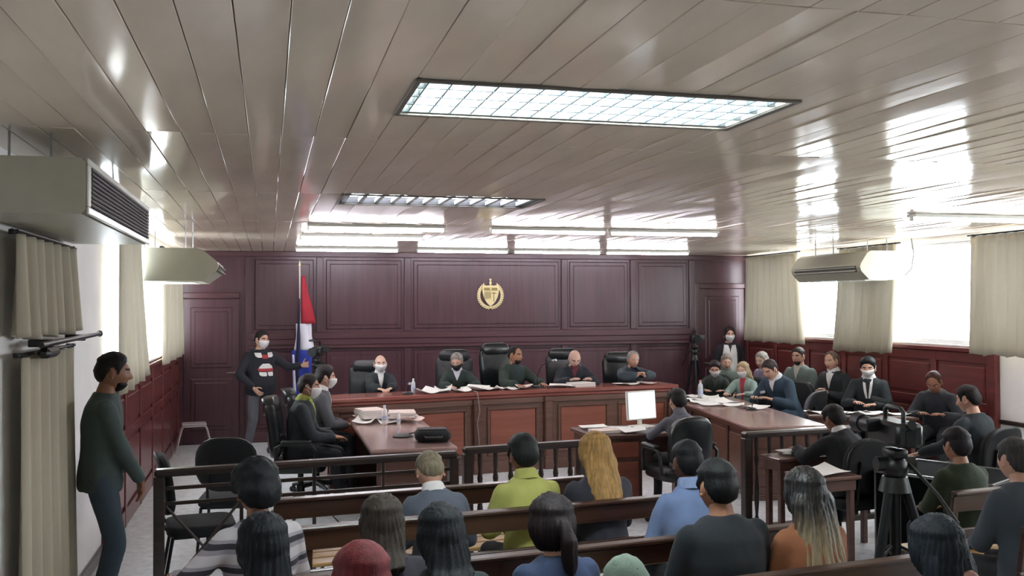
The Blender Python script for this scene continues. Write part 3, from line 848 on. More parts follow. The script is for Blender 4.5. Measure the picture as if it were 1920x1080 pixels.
# ------------------------------------------------------------------ video cameras on tripods
def tripod_camera(name_l, pos, rz, H, spread, cam_l, k=1.0):
    r = thing('tripod', name_l, 'tripod', pos, rz, 'camera tripods')
    for q in range(3):
        a = 2 * PI * q / 3 + PI / 2
        c, s = math.cos(a), math.sin(a)
        t = (c * .05, s * .05, H - .22); m = (c * spread * .55, s * spread * .55, (H - .22) * .48); e = (c * spread, s * spread, .01)
        l = MB().tube([t, m], [.020 * k, .018 * k], 8).obj('leg', M_DMETAL, r, 60)
        MB().tube([(m[0], m[1], m[2] + .05), e], .013 * k, 8).obj('leg_extension', M_METAL, l, 60)
        MB().box((m[0], m[1], m[2] + .02), (.05, .05, .05), None, .01).obj('leg_lock', M_PLASTIC, l)
        MB().ball((e[0], e[1], .02), (.022, .022, .02), 8, 6).obj('rubber_foot', M_PLASTIC, l, 60)
        MB().tube([(c * .02, s * .02, H - .55), (c * spread * .40, s * spread * .40, (H - .22) * .62)], .007 * k, 6).obj('spreader_arm', M_DMETAL, r, 60)
    MB().cyl((0, 0, H - .60), (0, 0, H - .10), .022 * k, n=10).obj('centre_column', M_DMETAL, r, 60)
    b = MB(); b.cyl((0, 0, H - .25), (0, 0, H - .17), .065 * k, .05 * k, n=14); b.obj('collar', M_PLASTIC, r, 50)
    b = MB(); b.ball((0, 0, H - .12), .055 * k, 12, 8); b.box((0, 0, H - .04), (.09, .14, .05), None, .01); b.cyl((-.08 * k, 0, H - .10), (.08 * k, 0, H - .10), .03 * k, n=12); b.obj('fluid_head', M_PLASTIC, r, 50)
    MB().tube([(.06, -.02, H - .09), (.10, -.25, H - .22), (.11, -.42, H - .34)], [.010, .009, .014], 8).obj('pan_handle', M_PLASTIC, r, 60)
    v = thing('video_camera', cam_l, 'camera', (pos[0], pos[1], H - .012), rz, 'video cameras')
    b = MB(); b.box((0, 0, .085), (.10 * k + .02, .26 * k, .13), None, .02); b.obj('camera_body', M_PLASTIC, v, 40)
    b = MB(); b.cyl((0, .12 * k, .09), (0, .26 * k, .09), .042, .045, n=16); b.cyl((0, .26 * k, .09), (0, .32 * k, .09), .052, .058, n=16); b.obj('lens', M_DMETAL, v, 50)
    b = MB(); b.tube([(0, .10, .15), (0, .10, .20), (0, .07, .22), (0, -.07, .22), (0, -.10, .20), (0, -.10, .15)], .013, 8); b.obj('carry_handle', M_PLASTIC, v, 60)
    b = MB(); b.tube([(.03, .08, .235), (.03, .30, .24)], .014, 8); b.obj('microphone', mat('grey_foam', '#3a3c3e', .9, var=.1), v, 60)
    b = MB(); b.box((-.11, .02, .12), (.10, .012, .07), (0, 0, .35), .004); sc_ = b.obj('flip_screen', M_PLASTIC, v)
    b = MB(); b.cyl((0, -.13, .13), (0, -.19, .145), .022, .026, n=12); b.obj('viewfinder', M_PLASTIC, v, 50)
    b = MB(); b.box((0, -.155, .07), (.07, .05, .10), None, .008); b.obj('battery', M_DMETAL, v)
    return r
tripod_camera('large dark tripod among the public at right', (3.33, 4.55, 0), -.15, 1.22, .36, 'large black video camera on the tripod among the public', 1.35)
tripod_camera('thin tripod behind the lawyers, beside the flag', (.62, 12.75, 0), PI - .3, 1.32, .34, 'small black video camera in front of the flag')
tripod_camera('dark tripod in front of the right back door', (6.40, 13.6, 0), PI - .25, 1.38, .26, 'black video camera on the tripod beside the woman in white vest')

# ------------------------------------------------------------------ flag
r = thing('flag', 'red, white and blue flag hanging from a tall pole by the back wall', 'flag', (.45, 13.95, 0))
b = MB(); b.lathe([(.16, 0), (.16, .02), (.12, .04), (.03, .06), (.025, .14)], 16); b.obj('stand', M_DMETAL, r, 40)
b = MB(); b.cyl((0, 0, .1), (-.03, 0, 2.56), .013, n=10); b.obj('pole', mat('pale_pole', '#b9b3ad', .4, .3, var=.05), r, 60)
b = MB(); b.lathe([(.008, 0), (.02, .02), (.012, .05), (.002, .10)], 10, (-.03, 0, 2.56)); b.obj('finial', M_GOLD, r, 60)
def flag_piece(name, z1, z0, m, w1, w0, lag=0.0, th=0.05):
    R = []
    for j in range(13):
        t = j / 12; z = z1 + (z0 - z1) * t; w = w1 + (w0 - w1) * t
        xc = -.02 + .04 + lag * t
        ring = []
        for k in range(24):
            a = 2 * PI * k / 24
            fold = 1 + .22 * math.sin(3 * a + z * 4) + .12 * math.sin(5 * a - z * 6)
            ring.append((xc + w * math.cos(a) * fold, th * math.sin(a) * fold * (.5 + w * 3), z))
        R.append(ring)
    MB().rings(R).obj(name, m, r, 180)
flag_piece('red_triangle', 2.42, 1.74, mat('flag_red', '#a31f30', .75, var=.1, bump=.1), .02, .095, .06)
flag_piece('white_stripe', 1.74, 1.36, mat('flag_white', '#d5d3de', .75, var=.05), .095, .125, .03)
flag_piece('blue_stripe', 1.36, .72, mat('flag_blue', '#24379a', .75, var=.1), .125, .14, .0)
b = MB()
R = []
for j in range(12):
    t = j / 11; z = 2.10 - 1.2 * t; w = .008 + .034 * t
    R.append([(-.03 - .03 * t + w * math.cos(2 * PI * k / 14) * (1 + .2 * math.sin(3 * 2 * PI * k / 14)), -.02 + .03 * math.sin(2 * PI * k / 14), z) for k in range(14)])
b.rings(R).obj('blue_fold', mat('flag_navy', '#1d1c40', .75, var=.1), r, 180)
R = [[(-.12 + .03 * t + (.014 + .010 * t) * math.cos(2 * PI * k / 10), -.06 + .02 * math.sin(2 * PI * k / 10), 1.30 - .75 * t) for k in range(10)] for t in [j / 7 for j in range(8)]]
MB().rings(R).obj('white_edge', mat('flag_white', '#d5d3de'), r, 180)

# ------------------------------------------------------------------ monitor, papers, bottles, microphones
r = thing('monitor', 'computer monitor with a blank bright screen on the clerk desk', 'monitor', (3.66, 9.03, .76), .30)
MB().box((0, 0, .005), (.22, .18, .01), None, .004).obj('base', M_WHITEP, r)
MB().box((0, .03, .08), (.05, .025, .15), None, .006).obj('stem', M_WHITEP, r)
MB().box((0, .01, .215), (.37, .035, .29), (-.08, 0, 0), .008).obj('casing', M_WHITEP, r)
MB().box((0, -.0095, .215), (.345, .003, .265), (-.08, 0, 0)).obj('screen', M_SCREEN, r)

pc = 0
def paper(x, y, z, rz, label, w=.21, h=.297, curl=.015, m=None, th=.004, group='loose papers'):
    global pc; pc += 1
    rr = random.Random(pc); b = MB(); n = 5
    F = []; Bt = []
    p1, p2 = rr.uniform(0, 6), rr.uniform(0, 6)
    for i in range(n + 1):
        fr = []; br = []
        for j in range(n + 1):
            u, v = i / n - .5, j / n - .5
            zz = .002 + curl * (abs(u * 2) ** 2.2 * (.5 + .5 * math.sin(p1 + v * 3)) + abs(v * 2) ** 2.2 * .5 * (.5 + .5 * math.sin(p2 + u * 3)))
            fr.append((u * w, v * h, zz + th)); br.append((u * w, v * h, zz))
        F.append(fr); Bt.append(br)
    vs = [p for q in F for p in q] + [p for q in Bt for p in q]; N_ = (n + 1) ** 2; fs = []
    for i in range(n):
        for j in range(n):
            a = i * (n + 1) + j
            fs.append((a, a + n + 1, a + n + 2, a + 1)); fs.append((N_ + a, N_ + a + 1, N_ + a + n + 2, N_ + a + n + 1))
    rim = [i * (n + 1) for i in range(n + 1)] + [n * (n + 1) + j for j in range(1, n + 1)] + [i * (n + 1) + n for i in range(n - 1, -1, -1)] + [j for j in range(n - 1, 0, -1)]
    for a, c in zip(rim, rim[1:] + rim[:1]): fs.append((a, N_ + a, N_ + c, c))
    b.add(vs, fs)
    o = b.obj('paper', m or M_PAPER, None, 60)
    o.location = (x, y, z + .005 * (pc % 3)); o.rotation_euler = (0, 0, rz)
    return tag(o, label, 'paper', group)
def book(x, y, z, rz, label, w=.22, h=.30, t=.03, m=None, group='folders and stacks of paper'):
    o = thing('paper_stack', label, 'paper', (x, y, z), rz, group)
    n = max(2, int(t / .008)); rr = random.Random(int(x * 100))
    for k in range(n):
        MB().box((rr.uniform(-.006, .006), rr.uniform(-.006, .006), t * (k + .5) / n), (w, h, t / n * .92), (0, 0, rr.uniform(-.06, .06)), .001).obj('sheaf', m or (M_PAPER if k % 2 else M_PAPER2), o)
    return o
def bottle(x, y, z, label, h=.22, m=None, cap='#d8d8e0'):
    r = thing('bottle', label, 'bottle', (x, y, z), 0, 'water bottles')
    k = h / .22
    MB().lathe([(.028, 0), (.032, .008), (.032, .12), (.030, .13), (.032, .14), (.026, .165), (.013, .19), (.012, .2)], 14).obj('bottle_body', m or mat('pale_clear_plastic', '#c9ccd2', .15, var=.03, spec=.6), r, 50)
    MB().lathe([(.015, .198), (.015, .22), (.012, .222)], 12).obj('cap', mat('cap_' + cap, cap, .4, var=0), r, 50)
    MB().lathe([(.0326, .05), (.0328, .051), (.0328, .10), (.0326, .101)], 14).obj('bottle_label', mat('bottle_label', '#b7bfd6', .5, var=.2, vscale=60), r, 50)
    r.scale = (k, k, k)
    return r
def gooseneck(x, y, z, rz, label, up=.36, reach=.2):
    r = thing('microphone', label, 'microphone', (x, y, z), rz, 'gooseneck microphones')
    b = MB(); b.lathe([(.065, 0), (.065, .012), (.05, .025), (.015, .032)], 18); b.obj('base', M_PLASTIC, r, 40)
    P = [(0, 0, .03), (0, .01, up * .5), (0, reach * .35, up * .85), (0, reach, up)]
    MB().tube(P, .006, 8).obj('neck', M_DMETAL, r, 60)
    MB().tube([(0, reach, up), (0, reach + .055, up + .01)], [.013, .016], 10).obj('head', mat('silver_mesh', '#a8a8ac', .5, .3, var=.2, vscale=200), r, 60)
    return r
Zb = ZT + .001
def by(x):   # front edge of bench at x
    for i in range(3):
        if x <= PTS[i + 1][0] or i == 2:
            t = (x - PTS[i][0]) / (PTS[i + 1][0] - PTS[i][0]); return PTS[i][1] + t * (PTS[i + 1][1] - PTS[i][1])
for x, dy, rz, l in ((1.78, .14, .5, 'white paper at the left end of the long heap on the bench'), (1.98, .18, -.3, 'white paper below the second judge, left sheet'), (2.18, .12, .2, 'crumpled white paper in the middle of the heap before the second judge'),
                     (2.40, .16, .9, 'white paper at the joint of the bench, right of the second judge'), (2.60, .14, -.5, 'white paper left of the central judge'), (2.84, .17, .15, 'white paper before the central judge'), (3.02, .12, -.2, 'pinkish paper right of the central judge on the bench'),
                     (3.52, .14, 1.2, 'long pale paper on the bench left of the bald judge reading'), (4.42, .16, .3, 'pale paper before the rightmost judge'), (4.72, .17, -.2, 'pinkish paper right of the rightmost judge hands')):
    pass
    paper(x, by(x) + dy, Zb, rz, l, curl=.05 if x < 3.1 else .02, m=M_PAPER2 if 'pink' in l else None)
book(3.80, by(3.8) + .17, Zb, .25, 'thick open file under the bald judge reading', .30, .22, .05)
bottle(1.63, by(1.63) + .2, Zb, 'small clear bottle on the bench between the two left judges', .17)
gooseneck(3.22, by(3.22) + .2, Zb, PI + .75, 'gooseneck microphone bent towards the central judge', .34, .22)
gooseneck(1.55, by(1.55) + .12, Zb, PI + .1, 'small microphone before the masked judge at the left', .12, .05)
# mic cables hanging down the front pilaster
cb = MB(); p = PTS[1]
cb.tube([(p[0] - .03, p[1] + .05, ZT + .008), (p[0] - .01, p[1] - .075, ZT + .004), (p[0] - .00, p[1] - .085, ZT - .06), (p[0] + .02, p[1] - .075, .75), (p[0] - .01, p[1] - .075, .62), (p[0] + .01, p[1] - .07, .4), (p[0], p[1] - .07, .15)], .006, 6)
tag(cb.obj('cable', mat('pale_cable', '#8f8786', .5, var=.1), None, 60), 'pale microphone cables hanging down the front of the bench', 'cable')
# left desk
for x, y, rz, l in ((1.02, 10.35, .3, 'white paper at the far left of the heap on the left desk'), (1.24, 10.38, -.2, 'white paper in the middle of the heap on the left desk'), (1.44, 10.35, .15, 'white paper at the far right of the heap on the left desk'),
                    (.98, 10.08, -.4, 'white paper at the near left of the heap on the left desk'), (1.22, 10.06, .1, 'white paper at the near edge of the heap on the left desk'), (1.43, 10.05, .5, 'pinkish paper at the near right of the heap on the left desk')):
    paper(x, y, .761, rz, l, curl=.05, m=M_PAPER2 if 'pink' in l else None)
book(1.05, 10.25, .80, .2, 'thick stack of white files on the left desk', .26, .32, .09)
book(1.38, 10.22, .80, -.1, 'lower stack of white files at the right of the left desk', .28, .32, .06)
bottle(1.16, 9.90, .761, 'white bottle standing among the papers on the left desk', .2, mat('white_plastic', '#e8e2e2', .4, var=.03))
bottle(1.30, 9.86, .761, 'short white cup-like bottle beside the files on the left desk', .13, mat('white_plastic', '#e8e2e2', .4))
r = thing('microphone', 'flat black microphone base on the left desk with its neck lying towards the bag', 'microphone', (1.22, 8.93, .761), 0, 'gooseneck microphones')
MB().lathe([(.10, 0), (.10, .012), (.07, .03), (.02, .036)], 20).obj('base', M_PLASTIC, r, 40)
MB().tube([(.05, -.02, .03), (.15, -.06, .05), (.28, -.12, .03)], .006, 8).obj('neck', M_PLASTIC, r, 60)
r = thing('bag', 'black document bag lying on the near end of the left desk', 'bag', (1.44, 8.58, .761), -.1)
b = MB(); b.box((0, 0, .055), (.32, .24, .11), None, .035); b.obj('bag_body', M_BLACK, r, 50)
b = MB(); b.tube([(-.08, -.11, .06), (-.07, -.155, .05), (.07, -.155, .05), (.08, -.11, .06)], .011, 8); b.obj('bag_handle', M_LEATHER, r, 60)
b = MB(); b.box((0, .0, .112), (.25, .17, .012), None, .005); b.obj('front_pocket', M_LEATHER, r)
# right desk papers: along the desk
ra = -math.atan2(.49, 3.1)
def rd(u, v):
    c, s = math.cos(ra), math.sin(ra)
    return 4.69 + u * c - v * s, 8.72 + u * s + v * c
for k, (u, v, rz) in enumerate(((.25, 3.0, .2), (.50, 2.95, -.3), (.20, 2.70, .5), (.45, 2.62, .1), (.20, 2.38, -.2), (.48, 2.32, .3), (.22, 2.05, .1), (.50, 1.98, -.4), (.62, 1.60, .2))):
    x, y = rd(u, v)
    w = ('first', 'second', 'third', 'fourth', 'fifth', 'sixth', 'seventh', 'eighth', 'ninth and nearest')[k]
    paper(x, y, .761, ra + rz, '%s white paper on the right desk, counting from the bench' % w, .25, .34, .03)
x, y = rd(.33, 2.78); bottle(x, y, .775, 'clear bottle with pink cap at the far end of the right desk', .23, None, '#c98f96')
x, y = rd(.55, 1.45); gooseneck(x, y, .761, ra - PI / 2, 'microphone on the right desk before the leaning man', .2, .1)
# clerk desk
paper(3.16, 9.02, .761, .1, 'white paper at the far left of the clerk desk', .28, .2)
paper(3.36, 8.95, .761, -.3, 'white paper in the middle of the clerk desk', .3, .22)
paper(3.42, 8.66, .761, .2, 'white paper at the near edge of the clerk desk', .3, .2, .03)
book(3.14, 8.70, .761, .1, 'stack of folders on the clerk desk left of the monitor', .26, .2, .03)
paper(4.30, 7.05, .761, SL, 'broad white paper on the table of the robed person', .42, .22, .02)
paper(4.66, 7.07, .761, SL + .4, 'curled white paper at the robed person elbow', .22, .18, .06)
paper(3.98, 6.28, .741, SL + .1, 'white paper on the small near side table', .30, .26, .03)
paper(5.86, 5.82, .761, SL, 'white paper on the table at the right edge', .30, .22, .02)
for k, (u, v, rz) in enumerate(((-.45, .08, .2), (-.15, .05, -.2), (.15, .08, .3), (.42, .02, 0), (-.3, -.13, .4), (.05, -.14, -.1))):
    c, s = math.cos(-.46), math.sin(-.46)
    w = ('far left', 'far middle-left', 'far middle-right', 'far right', 'near left', 'near middle')[k]
    paper(6.40 + u * c - v * s, 9.34 + u * s + v * c, .761, -.46 + rz, 'white paper at the %s of the side table by the right wall' % w, .26, .2, .03)
# ================================================================== people
def smooth(a, b, x):
    t = max(0.0, min(1.0, (x - a) / (b - a))); return t * t * (3 - 2 * t)
def G(x, s): return math.exp(-(x / s) ** 2)
def head_pt(dx, dy, dz, ext=0.0):
    x, y, z = .077 * dx, .098 * dy, .1125 * dz
    t = max(0.0, -z / .1125)
    x *= 1 - .30 * t ** 1.7
    if dy < 0: y *= 1 - .38 * t ** 1.3
    else:
        w = smooth(0, .35, dy)
        y += w * (.012 * t ** 2 - .004 * max(0, z / .1125) ** 2)
        if ext <= 0:
            nz = smooth(.030, -.020, z) * smooth(-.040, -.026, z)
            y += w * .024 * G(x, .012) * nz
            y -= w * .010 * G(abs(x) - .031, .015) * G(z - .011, .012)
            y += w * .005 * G(z - .031, .010) * G(x, .055)
            y += w * .006 * G(x, .021) * (G(z + .052, .006) + G(z + .065, .007))
            y += w * .009 * G(x, .024) * G(z + .094, .016)
            y += w * .005 * G(abs(x) - .040, .018) * G(z + .016, .018)
    return Vector((x, y, z))
NLON, NLAT = 40, 28
def head_grid(fn):
    V = []
    for i in range(NLAT + 1):
        th = PI * i / NLAT; th = min(max(th, .03), PI - .03)
        V.append([fn(math.sin(th) * math.sin(2 * PI * k / NLON), math.sin(th) * math.cos(2 * PI * k / NLON), math.cos(th)) for k in range(NLON)])
    return V
HEADG = head_grid(head_pt)
def add_head(b, M, k):
    o = len(b.v); n = NLON
    for r_ in HEADG:
        for p in r_: b.v.append(tuple(M @ (p * k)))
    def put(f, mi): b.f.append(tuple(q + o for q in f)); b.m.append(mi)
    for i in range(NLAT):
        for j in range(n):
            q = (j + 1) % n
            c = (HEADG[i][j] + HEADG[i + 1][q]) / 2
            mi = 0
            if c.y > .06:
                if abs(c.x) < .021 and -.069 < c.z < -.050: mi = 1
                elif .0265 < c.z < .0345 and .013 < abs(c.x) < .050: mi = 2
            put((i * n + j, (i + 1) * n + j, (i + 1) * n + q, i * n + q), mi)
    put(tuple(range(n)), 0); put(tuple(reversed([NLAT * n + j for j in range(n)])), 0)
    for s in (-1, 1):
        b.ball((0, 0, 0), .0125 * k, 8, 6, 3, M @ Matrix.Translation(Vector((s * .031, .0715, .011)) * k))
        b.ball((0, 0, 0), .0062 * k, 8, 5, 4, M @ Matrix.Translation(Vector((s * .031, .0805, .011)) * k))
        E = M @ Matrix.Translation(Vector((s * .0765, -.008, -.004)) * k) @ Euler((.2, 0, -s * .35)).to_matrix().to_4x4()
        b.ball((0, 0, 0), (.007 * k, .019 * k, .031 * k), 8, 8, 0, E)
        b.ball((s * .004 * k, .004 * k, -.024 * k), (.007 * k, .009 * k, .010 * k), 6, 5, 0, E)

def hairline(phi, style):
    a = abs(phi)
    if style == 'long':
        P = [(0, .075), (.45, .068), (.8, .035), (1.05, -.03), (1.3, -.10), (PI, -.105)]
    elif style == 'bald':
        P = [(0, .2), (1.15, .2), (1.35, .03), (1.6, .04), (1.9, .03), (2.2, .055), (PI, .06)]
    elif style == 'recede':
        P = [(0, .098), (.5, .098), (.95, .075), (1.2, -.01), (1.42, .035), (1.75, .03), (2.0, -.03), (2.4, -.065), (PI, -.07)]
    elif style == 'hat':
        P = [(0, .045), (1.0, .04), (1.6, .02), (PI, -.03)]
    else:
        P = [(0, .072), (.45, .07), (.85, .05), (1.12, .02), (1.22, -.012), (1.36, -.005), (1.45, .035), (1.72, .032), (1.95, -.02), (2.3, -.06), (PI, -.072)]
    for (p, v), (q, w) in zip(P, P[1:]):
        if a <= q: return v + (w - v) * (a - p) / (q - p)
    return P[-1][1]
def hair_shell(b, M, k, style, T, rough, seed, closed=False):
    n = NLON
    V = []; ok = []
    for i in range(NLAT + 1):
        th = min(max(PI * i / NLAT, .03), PI - .03)
        row = []; okr = []
        for j in range(n):
            d = Vector((math.sin(th) * math.sin(2 * PI * j / n), math.sin(th) * math.cos(2 * PI * j / n), math.cos(th)))
            p = head_pt(d.x, d.y, d.z, 1)
            phi = math.atan2(d.x, d.y)
            h = hairline(phi, style)
            if style == 'bald' and abs(phi) > 1.2 and p.z > h: m = 0
            elif style == 'bald':
                lo = -.07 if abs(phi) > 2.2 else (-.02 if abs(phi) > 1.9 else -.005)
                m = smooth(lo - .01, lo + .012, p.z) * smooth(1.15, 1.35, abs(phi)) * smooth(h + .012, h - .014, p.z)
            else: m = smooth(h - .006, h + .022, p.z)
            nz = noise.noise(p * 45 + Vector((seed, 0, 0))) * rough
            ridge = rough * .25 * math.sin(phi * 19 + 4 * noise.noise(p * 18 + Vector((0, seed, 0))))
            t = -.004 + m * (T + nz + ridge + (.012 if style not in ('hat', 'bald') and p.z > .05 else 0) * min(1, T / .02))
            if closed: t = -.012 + m * (.012 + T + nz * .5 + .010 * (p.z > .05))
            row.append(tuple(M @ ((p + d * t) * k))); okr.append(closed or m > 0.001)
        V.append(row); ok.append(okr)
    o = len(b.v)
    for r_ in V: b.v += r_
    for i in range(NLAT):
        for j in range(n):
            q = (j + 1) % n
            if ok[i][j] or ok[i][q] or ok[i + 1][j] or ok[i + 1][q]:
                b.f.append((o + i * n + j, o + (i + 1) * n + j, o + (i + 1) * n + q, o + i * n + q)); b.m.append(0)
    if ok[0][0]: b.f.append(tuple(o + j for j in range(n))); b.m.append(0)
    if closed: b.f.append(tuple(reversed([o + NLAT * n + j for j in range(n)]))); b.m.append(0)
def hair_fall(b, path, ws, ds, seed, n=28):
    """tress hanging down: rings horizontal at the path points"""
    R = []
    for (c, w, d) in zip(path, ws, ds):
        ring = []
        for k in range(n):
            a = 2 * PI * k / n
            rg = 1 + .055 * math.sin(a * 9 + seed) + .05 * noise.noise(Vector((math.cos(a) * 4, math.sin(a) * 4, c[2] * 3 + seed)))
            ring.append((c[0] + w * math.cos(a) * rg, c[1] + d * math.sin(a) * rg, c[2]))
        R.append(ring)
    R.reverse()
    b.rings(R)
def mask_mesh(b, M, k):
    n = 16; m_ = 12; o = len(b.v)
    F = []
    for i in range(m_ + 1):
        z = -.108 + .108 * i / m_
        row = []
        for j in range(n + 1):
            u = j / n * 2 - 1
            phi = u * (1.05 + .12 * math.sin(PI * i / m_))
            # direction whose head point has that height
            dz = max(-.96, z / .1125); s = math.sqrt(1 - dz * dz)
            p = head_pt(math.sin(phi) * s, math.cos(phi) * s, dz, 1)
            bul = .013 * (1 - u * u) + .012 * G(u, .28) * G(z + .03, .035)
            nrm = Vector((math.sin(phi), math.cos(phi), 0))
            row.append(p + nrm * (.006 + bul) + Vector((0, 0, .003 * math.cos(i * PI))))
        F.append(row)
    for r_ in F:
        for p in r_: b.v.append(tuple(M @ (p * k)))
    for r_ in F:
        for p in r_: b.v.append(tuple(M @ ((p - Vector((0, .004, 0))) * k)))
    N1 = (m_ + 1) * (n + 1)
    def put(f): b.f.append(tuple(o + q for q in f)); b.m.append(0)
    for i in range(m_):
        for j in range(n):
            a = i * (n + 1) + j
            put((a, a + 1, a + n + 2, a + n + 1)); put((N1 + a, N1 + a + n + 1, N1 + a + n + 2, N1 + a + 1))
    rim = [j for j in range(n)] + [i * (n + 1) + n for i in range(m_)] + [m_ * (n + 1) + j for j in range(n, 0, -1)] + [i * (n + 1) for i in range(m_, 0, -1)]
    for a, c in zip(rim, rim[1:] + rim[:1]): put((a, N1 + a, N1 + c, c))
    for s in (-1, 1):
        for i in (2, m_ - 2):
            a = F[i][n if s > 0 else 0]
            b.tube([M @ (a * k), M @ (Vector((s * .088, .01, a.z * .4 + .005)) * k), M @ (Vector((s * .086, -.022, .02 if i > 5 else -.02)) * k)], .0022 * k, 5)

def loft(b, rings, n=20):
    R = []
    for c, ax, ay in rings:
        R.append([tuple(c + ax * math.cos(2 * PI * k / n) + ay * math.sin(2 * PI * k / n)) for k in range(n)])
    b.rings(R)
def cap(b, p, q, r0, r1, n=14, fl=1.0):
    p, q = Vector(p), Vector(q); d = (q - p)
    L = d.length; d.normalize()
    P = [p - d * r0 * .95, p - d * r0 * .7, p, p + d * L * .33, p + d * L * .66, q, q + d * r1 * .7, q + d * r1 * .95]
    b.tube(P, [r0 * .25, r0 * .72, r0, r0 + (r1 - r0) * .33, r0 + (r1 - r0) * .66, r1, r1 * .72, r1 * .25], n, 0, True, fl)

# ---- hands (left hand, palm down, fingers +y, thumb +x)
HANDS = {}
def hand_soup(curl):
    b = MB()
    loft(b, [(Vector((0, -.03, 0)), Vector((.024, 0, 0)), Vector((0, 0, .018))), (Vector((0, .0, 0)), Vector((.027, 0, 0)), Vector((0, 0, .017))), (Vector((.002, .04, 0)), Vector((.038, 0, 0)), Vector((0, 0, .015))), (Vector((0, .085, 0)), Vector((.040, 0, 0)), Vector((0, 0, .013))), (Vector((0, .093, 0)), Vector((.034, 0, 0)), Vector((0, 0, .008)))])
    for fx, L, sp in ((.031, .068, .10), (.0105, .076, .02), (-.0105, .071, -.05), (-.031, .056, -.14)):
        p = Vector((fx, .082, .0)); a = -curl * .5; r = .0088
        for sg, (fr, rr) in enumerate(((.46, .0085), (.31, .0078), (.25, .0066))):
            d = Vector((math.sin(sp) * math.cos(a), math.cos(sp) * math.cos(a), math.sin(a)))
            q = p + d * L * fr
            cap(b, p, q, r, rr, 8); p = q; r = rr; a -= curl * .75
    p = Vector((.026, .022, -.004)); r = .0115; ang = .95; a = -curl * .35
    for L, rr in ((.040, .0105), (.032, .0092), (.024, .0075)):
        d = Vector((math.sin(ang) * math.cos(a), math.cos(ang) * math.cos(a), math.sin(a)))
        q = p + d * L
        cap(b, p, q, r, rr, 8); p = q; r = rr; ang -= .35; a -= curl * .25
    return b

PENDING = []     # (temp object, callback)
def remesh_later(b, vox, iters, cb, fac=.5):
    me = bpy.data.meshes.new('soup'); me.from_pydata(b.v, [], b.f)
    o = bpy.data.objects.new('soup', me); COL.objects.link(o)
    m = o.modifiers.new('r', 'REMESH'); m.mode = 'VOXEL'; m.voxel_size = vox; m.use_smooth_shade = True
    if iters:
        s = o.modifiers.new('s', 'SMOOTH'); s.factor = fac; s.iterations = iters
    PENDING.append((o, cb))
def flush():
    bpy.context.view_layer.update()
    dg = bpy.context.evaluated_depsgraph_get()
    done = [(bpy.data.meshes.new_from_object(o.evaluated_get(dg)), cb, o) for o, cb in PENDING]
    for me, cb, o in done:
        old = o.data; bpy.data.objects.remove(o); bpy.data.meshes.remove(old)
    PENDING.clear()
    for me, cb, o in done: cb(me)
def mesh_data(me):
    return [v.co.copy() for v in me.vertices], [tuple(p.vertices) for p in me.polygons]
def store_hand(key):
    def f(me): HANDS[key] = mesh_data(me); bpy.data.meshes.remove(me)
    return f
for key, c in (('flat', .12), ('relaxed', .42), ('grip', .85)):
    remesh_later(hand_soup(c), .0058, 2, store_hand(key), .4)
flush()

def ik(S, T, L1, L2, pole):
    d = T - S; D = min(d.length, (L1 + L2) * .985); d.normalize()
    T2 = S + d * D
    a = (L1 * L1 - L2 * L2 + D * D) / (2 * D); h = math.sqrt(max(0, L1 * L1 - a * a))
    pl = pole - d * pole.dot(d); pl.normalize()
    return S + d * a + pl * h, T2

SKIN = {}
def skin(tone):
    if tone not in SKIN:
        c = {'light': '#c79a84', 'mid': '#a5765c', 'tan': '#8c5f47', 'dark': '#5a3c2e', 'pale': '#d3ab9a'}[tone]
        l = {'light': '#a8655a', 'mid': '#8a5046', 'tan': '#75443a', 'dark': '#4c2e28', 'pale': '#b87068'}[tone]
        SKIN[tone] = (mat('skin_' + tone, c, .5, var=.06, vscale=20, bump=.04, bscale=160), mat('lips_' + tone, l, .45, var=.05))
    return SKIN[tone]
M_EYEW = mat('eye_white', '#d9d4cf', .3, var=0); M_IRIS = mat('iris', '#241812', .2, var=0)
def hairmat(hexc): return mat('hair_' + hexc, hexc, .55, spec=.25, var=.35, vscale=60, bump=.35, bscale=260, stretch=(1, 1, .06))
def cloth(hexc, sheen=.03): return mat('cloth_' + hexc, hexc, .82, var=.10, vscale=9, bump=.15, bscale=160, sheen=sheen)
M_MASK = mat('white_face_mask', '#e6e3e2', .8, var=.03, bump=.05, bscale=120)
M_MASKB = mat('black_face_mask', '#1d1f22', .8, var=.03, bump=.05, bscale=120)
M_SHOE = mat('dark_shoe', '#17161a', .4, var=.1)

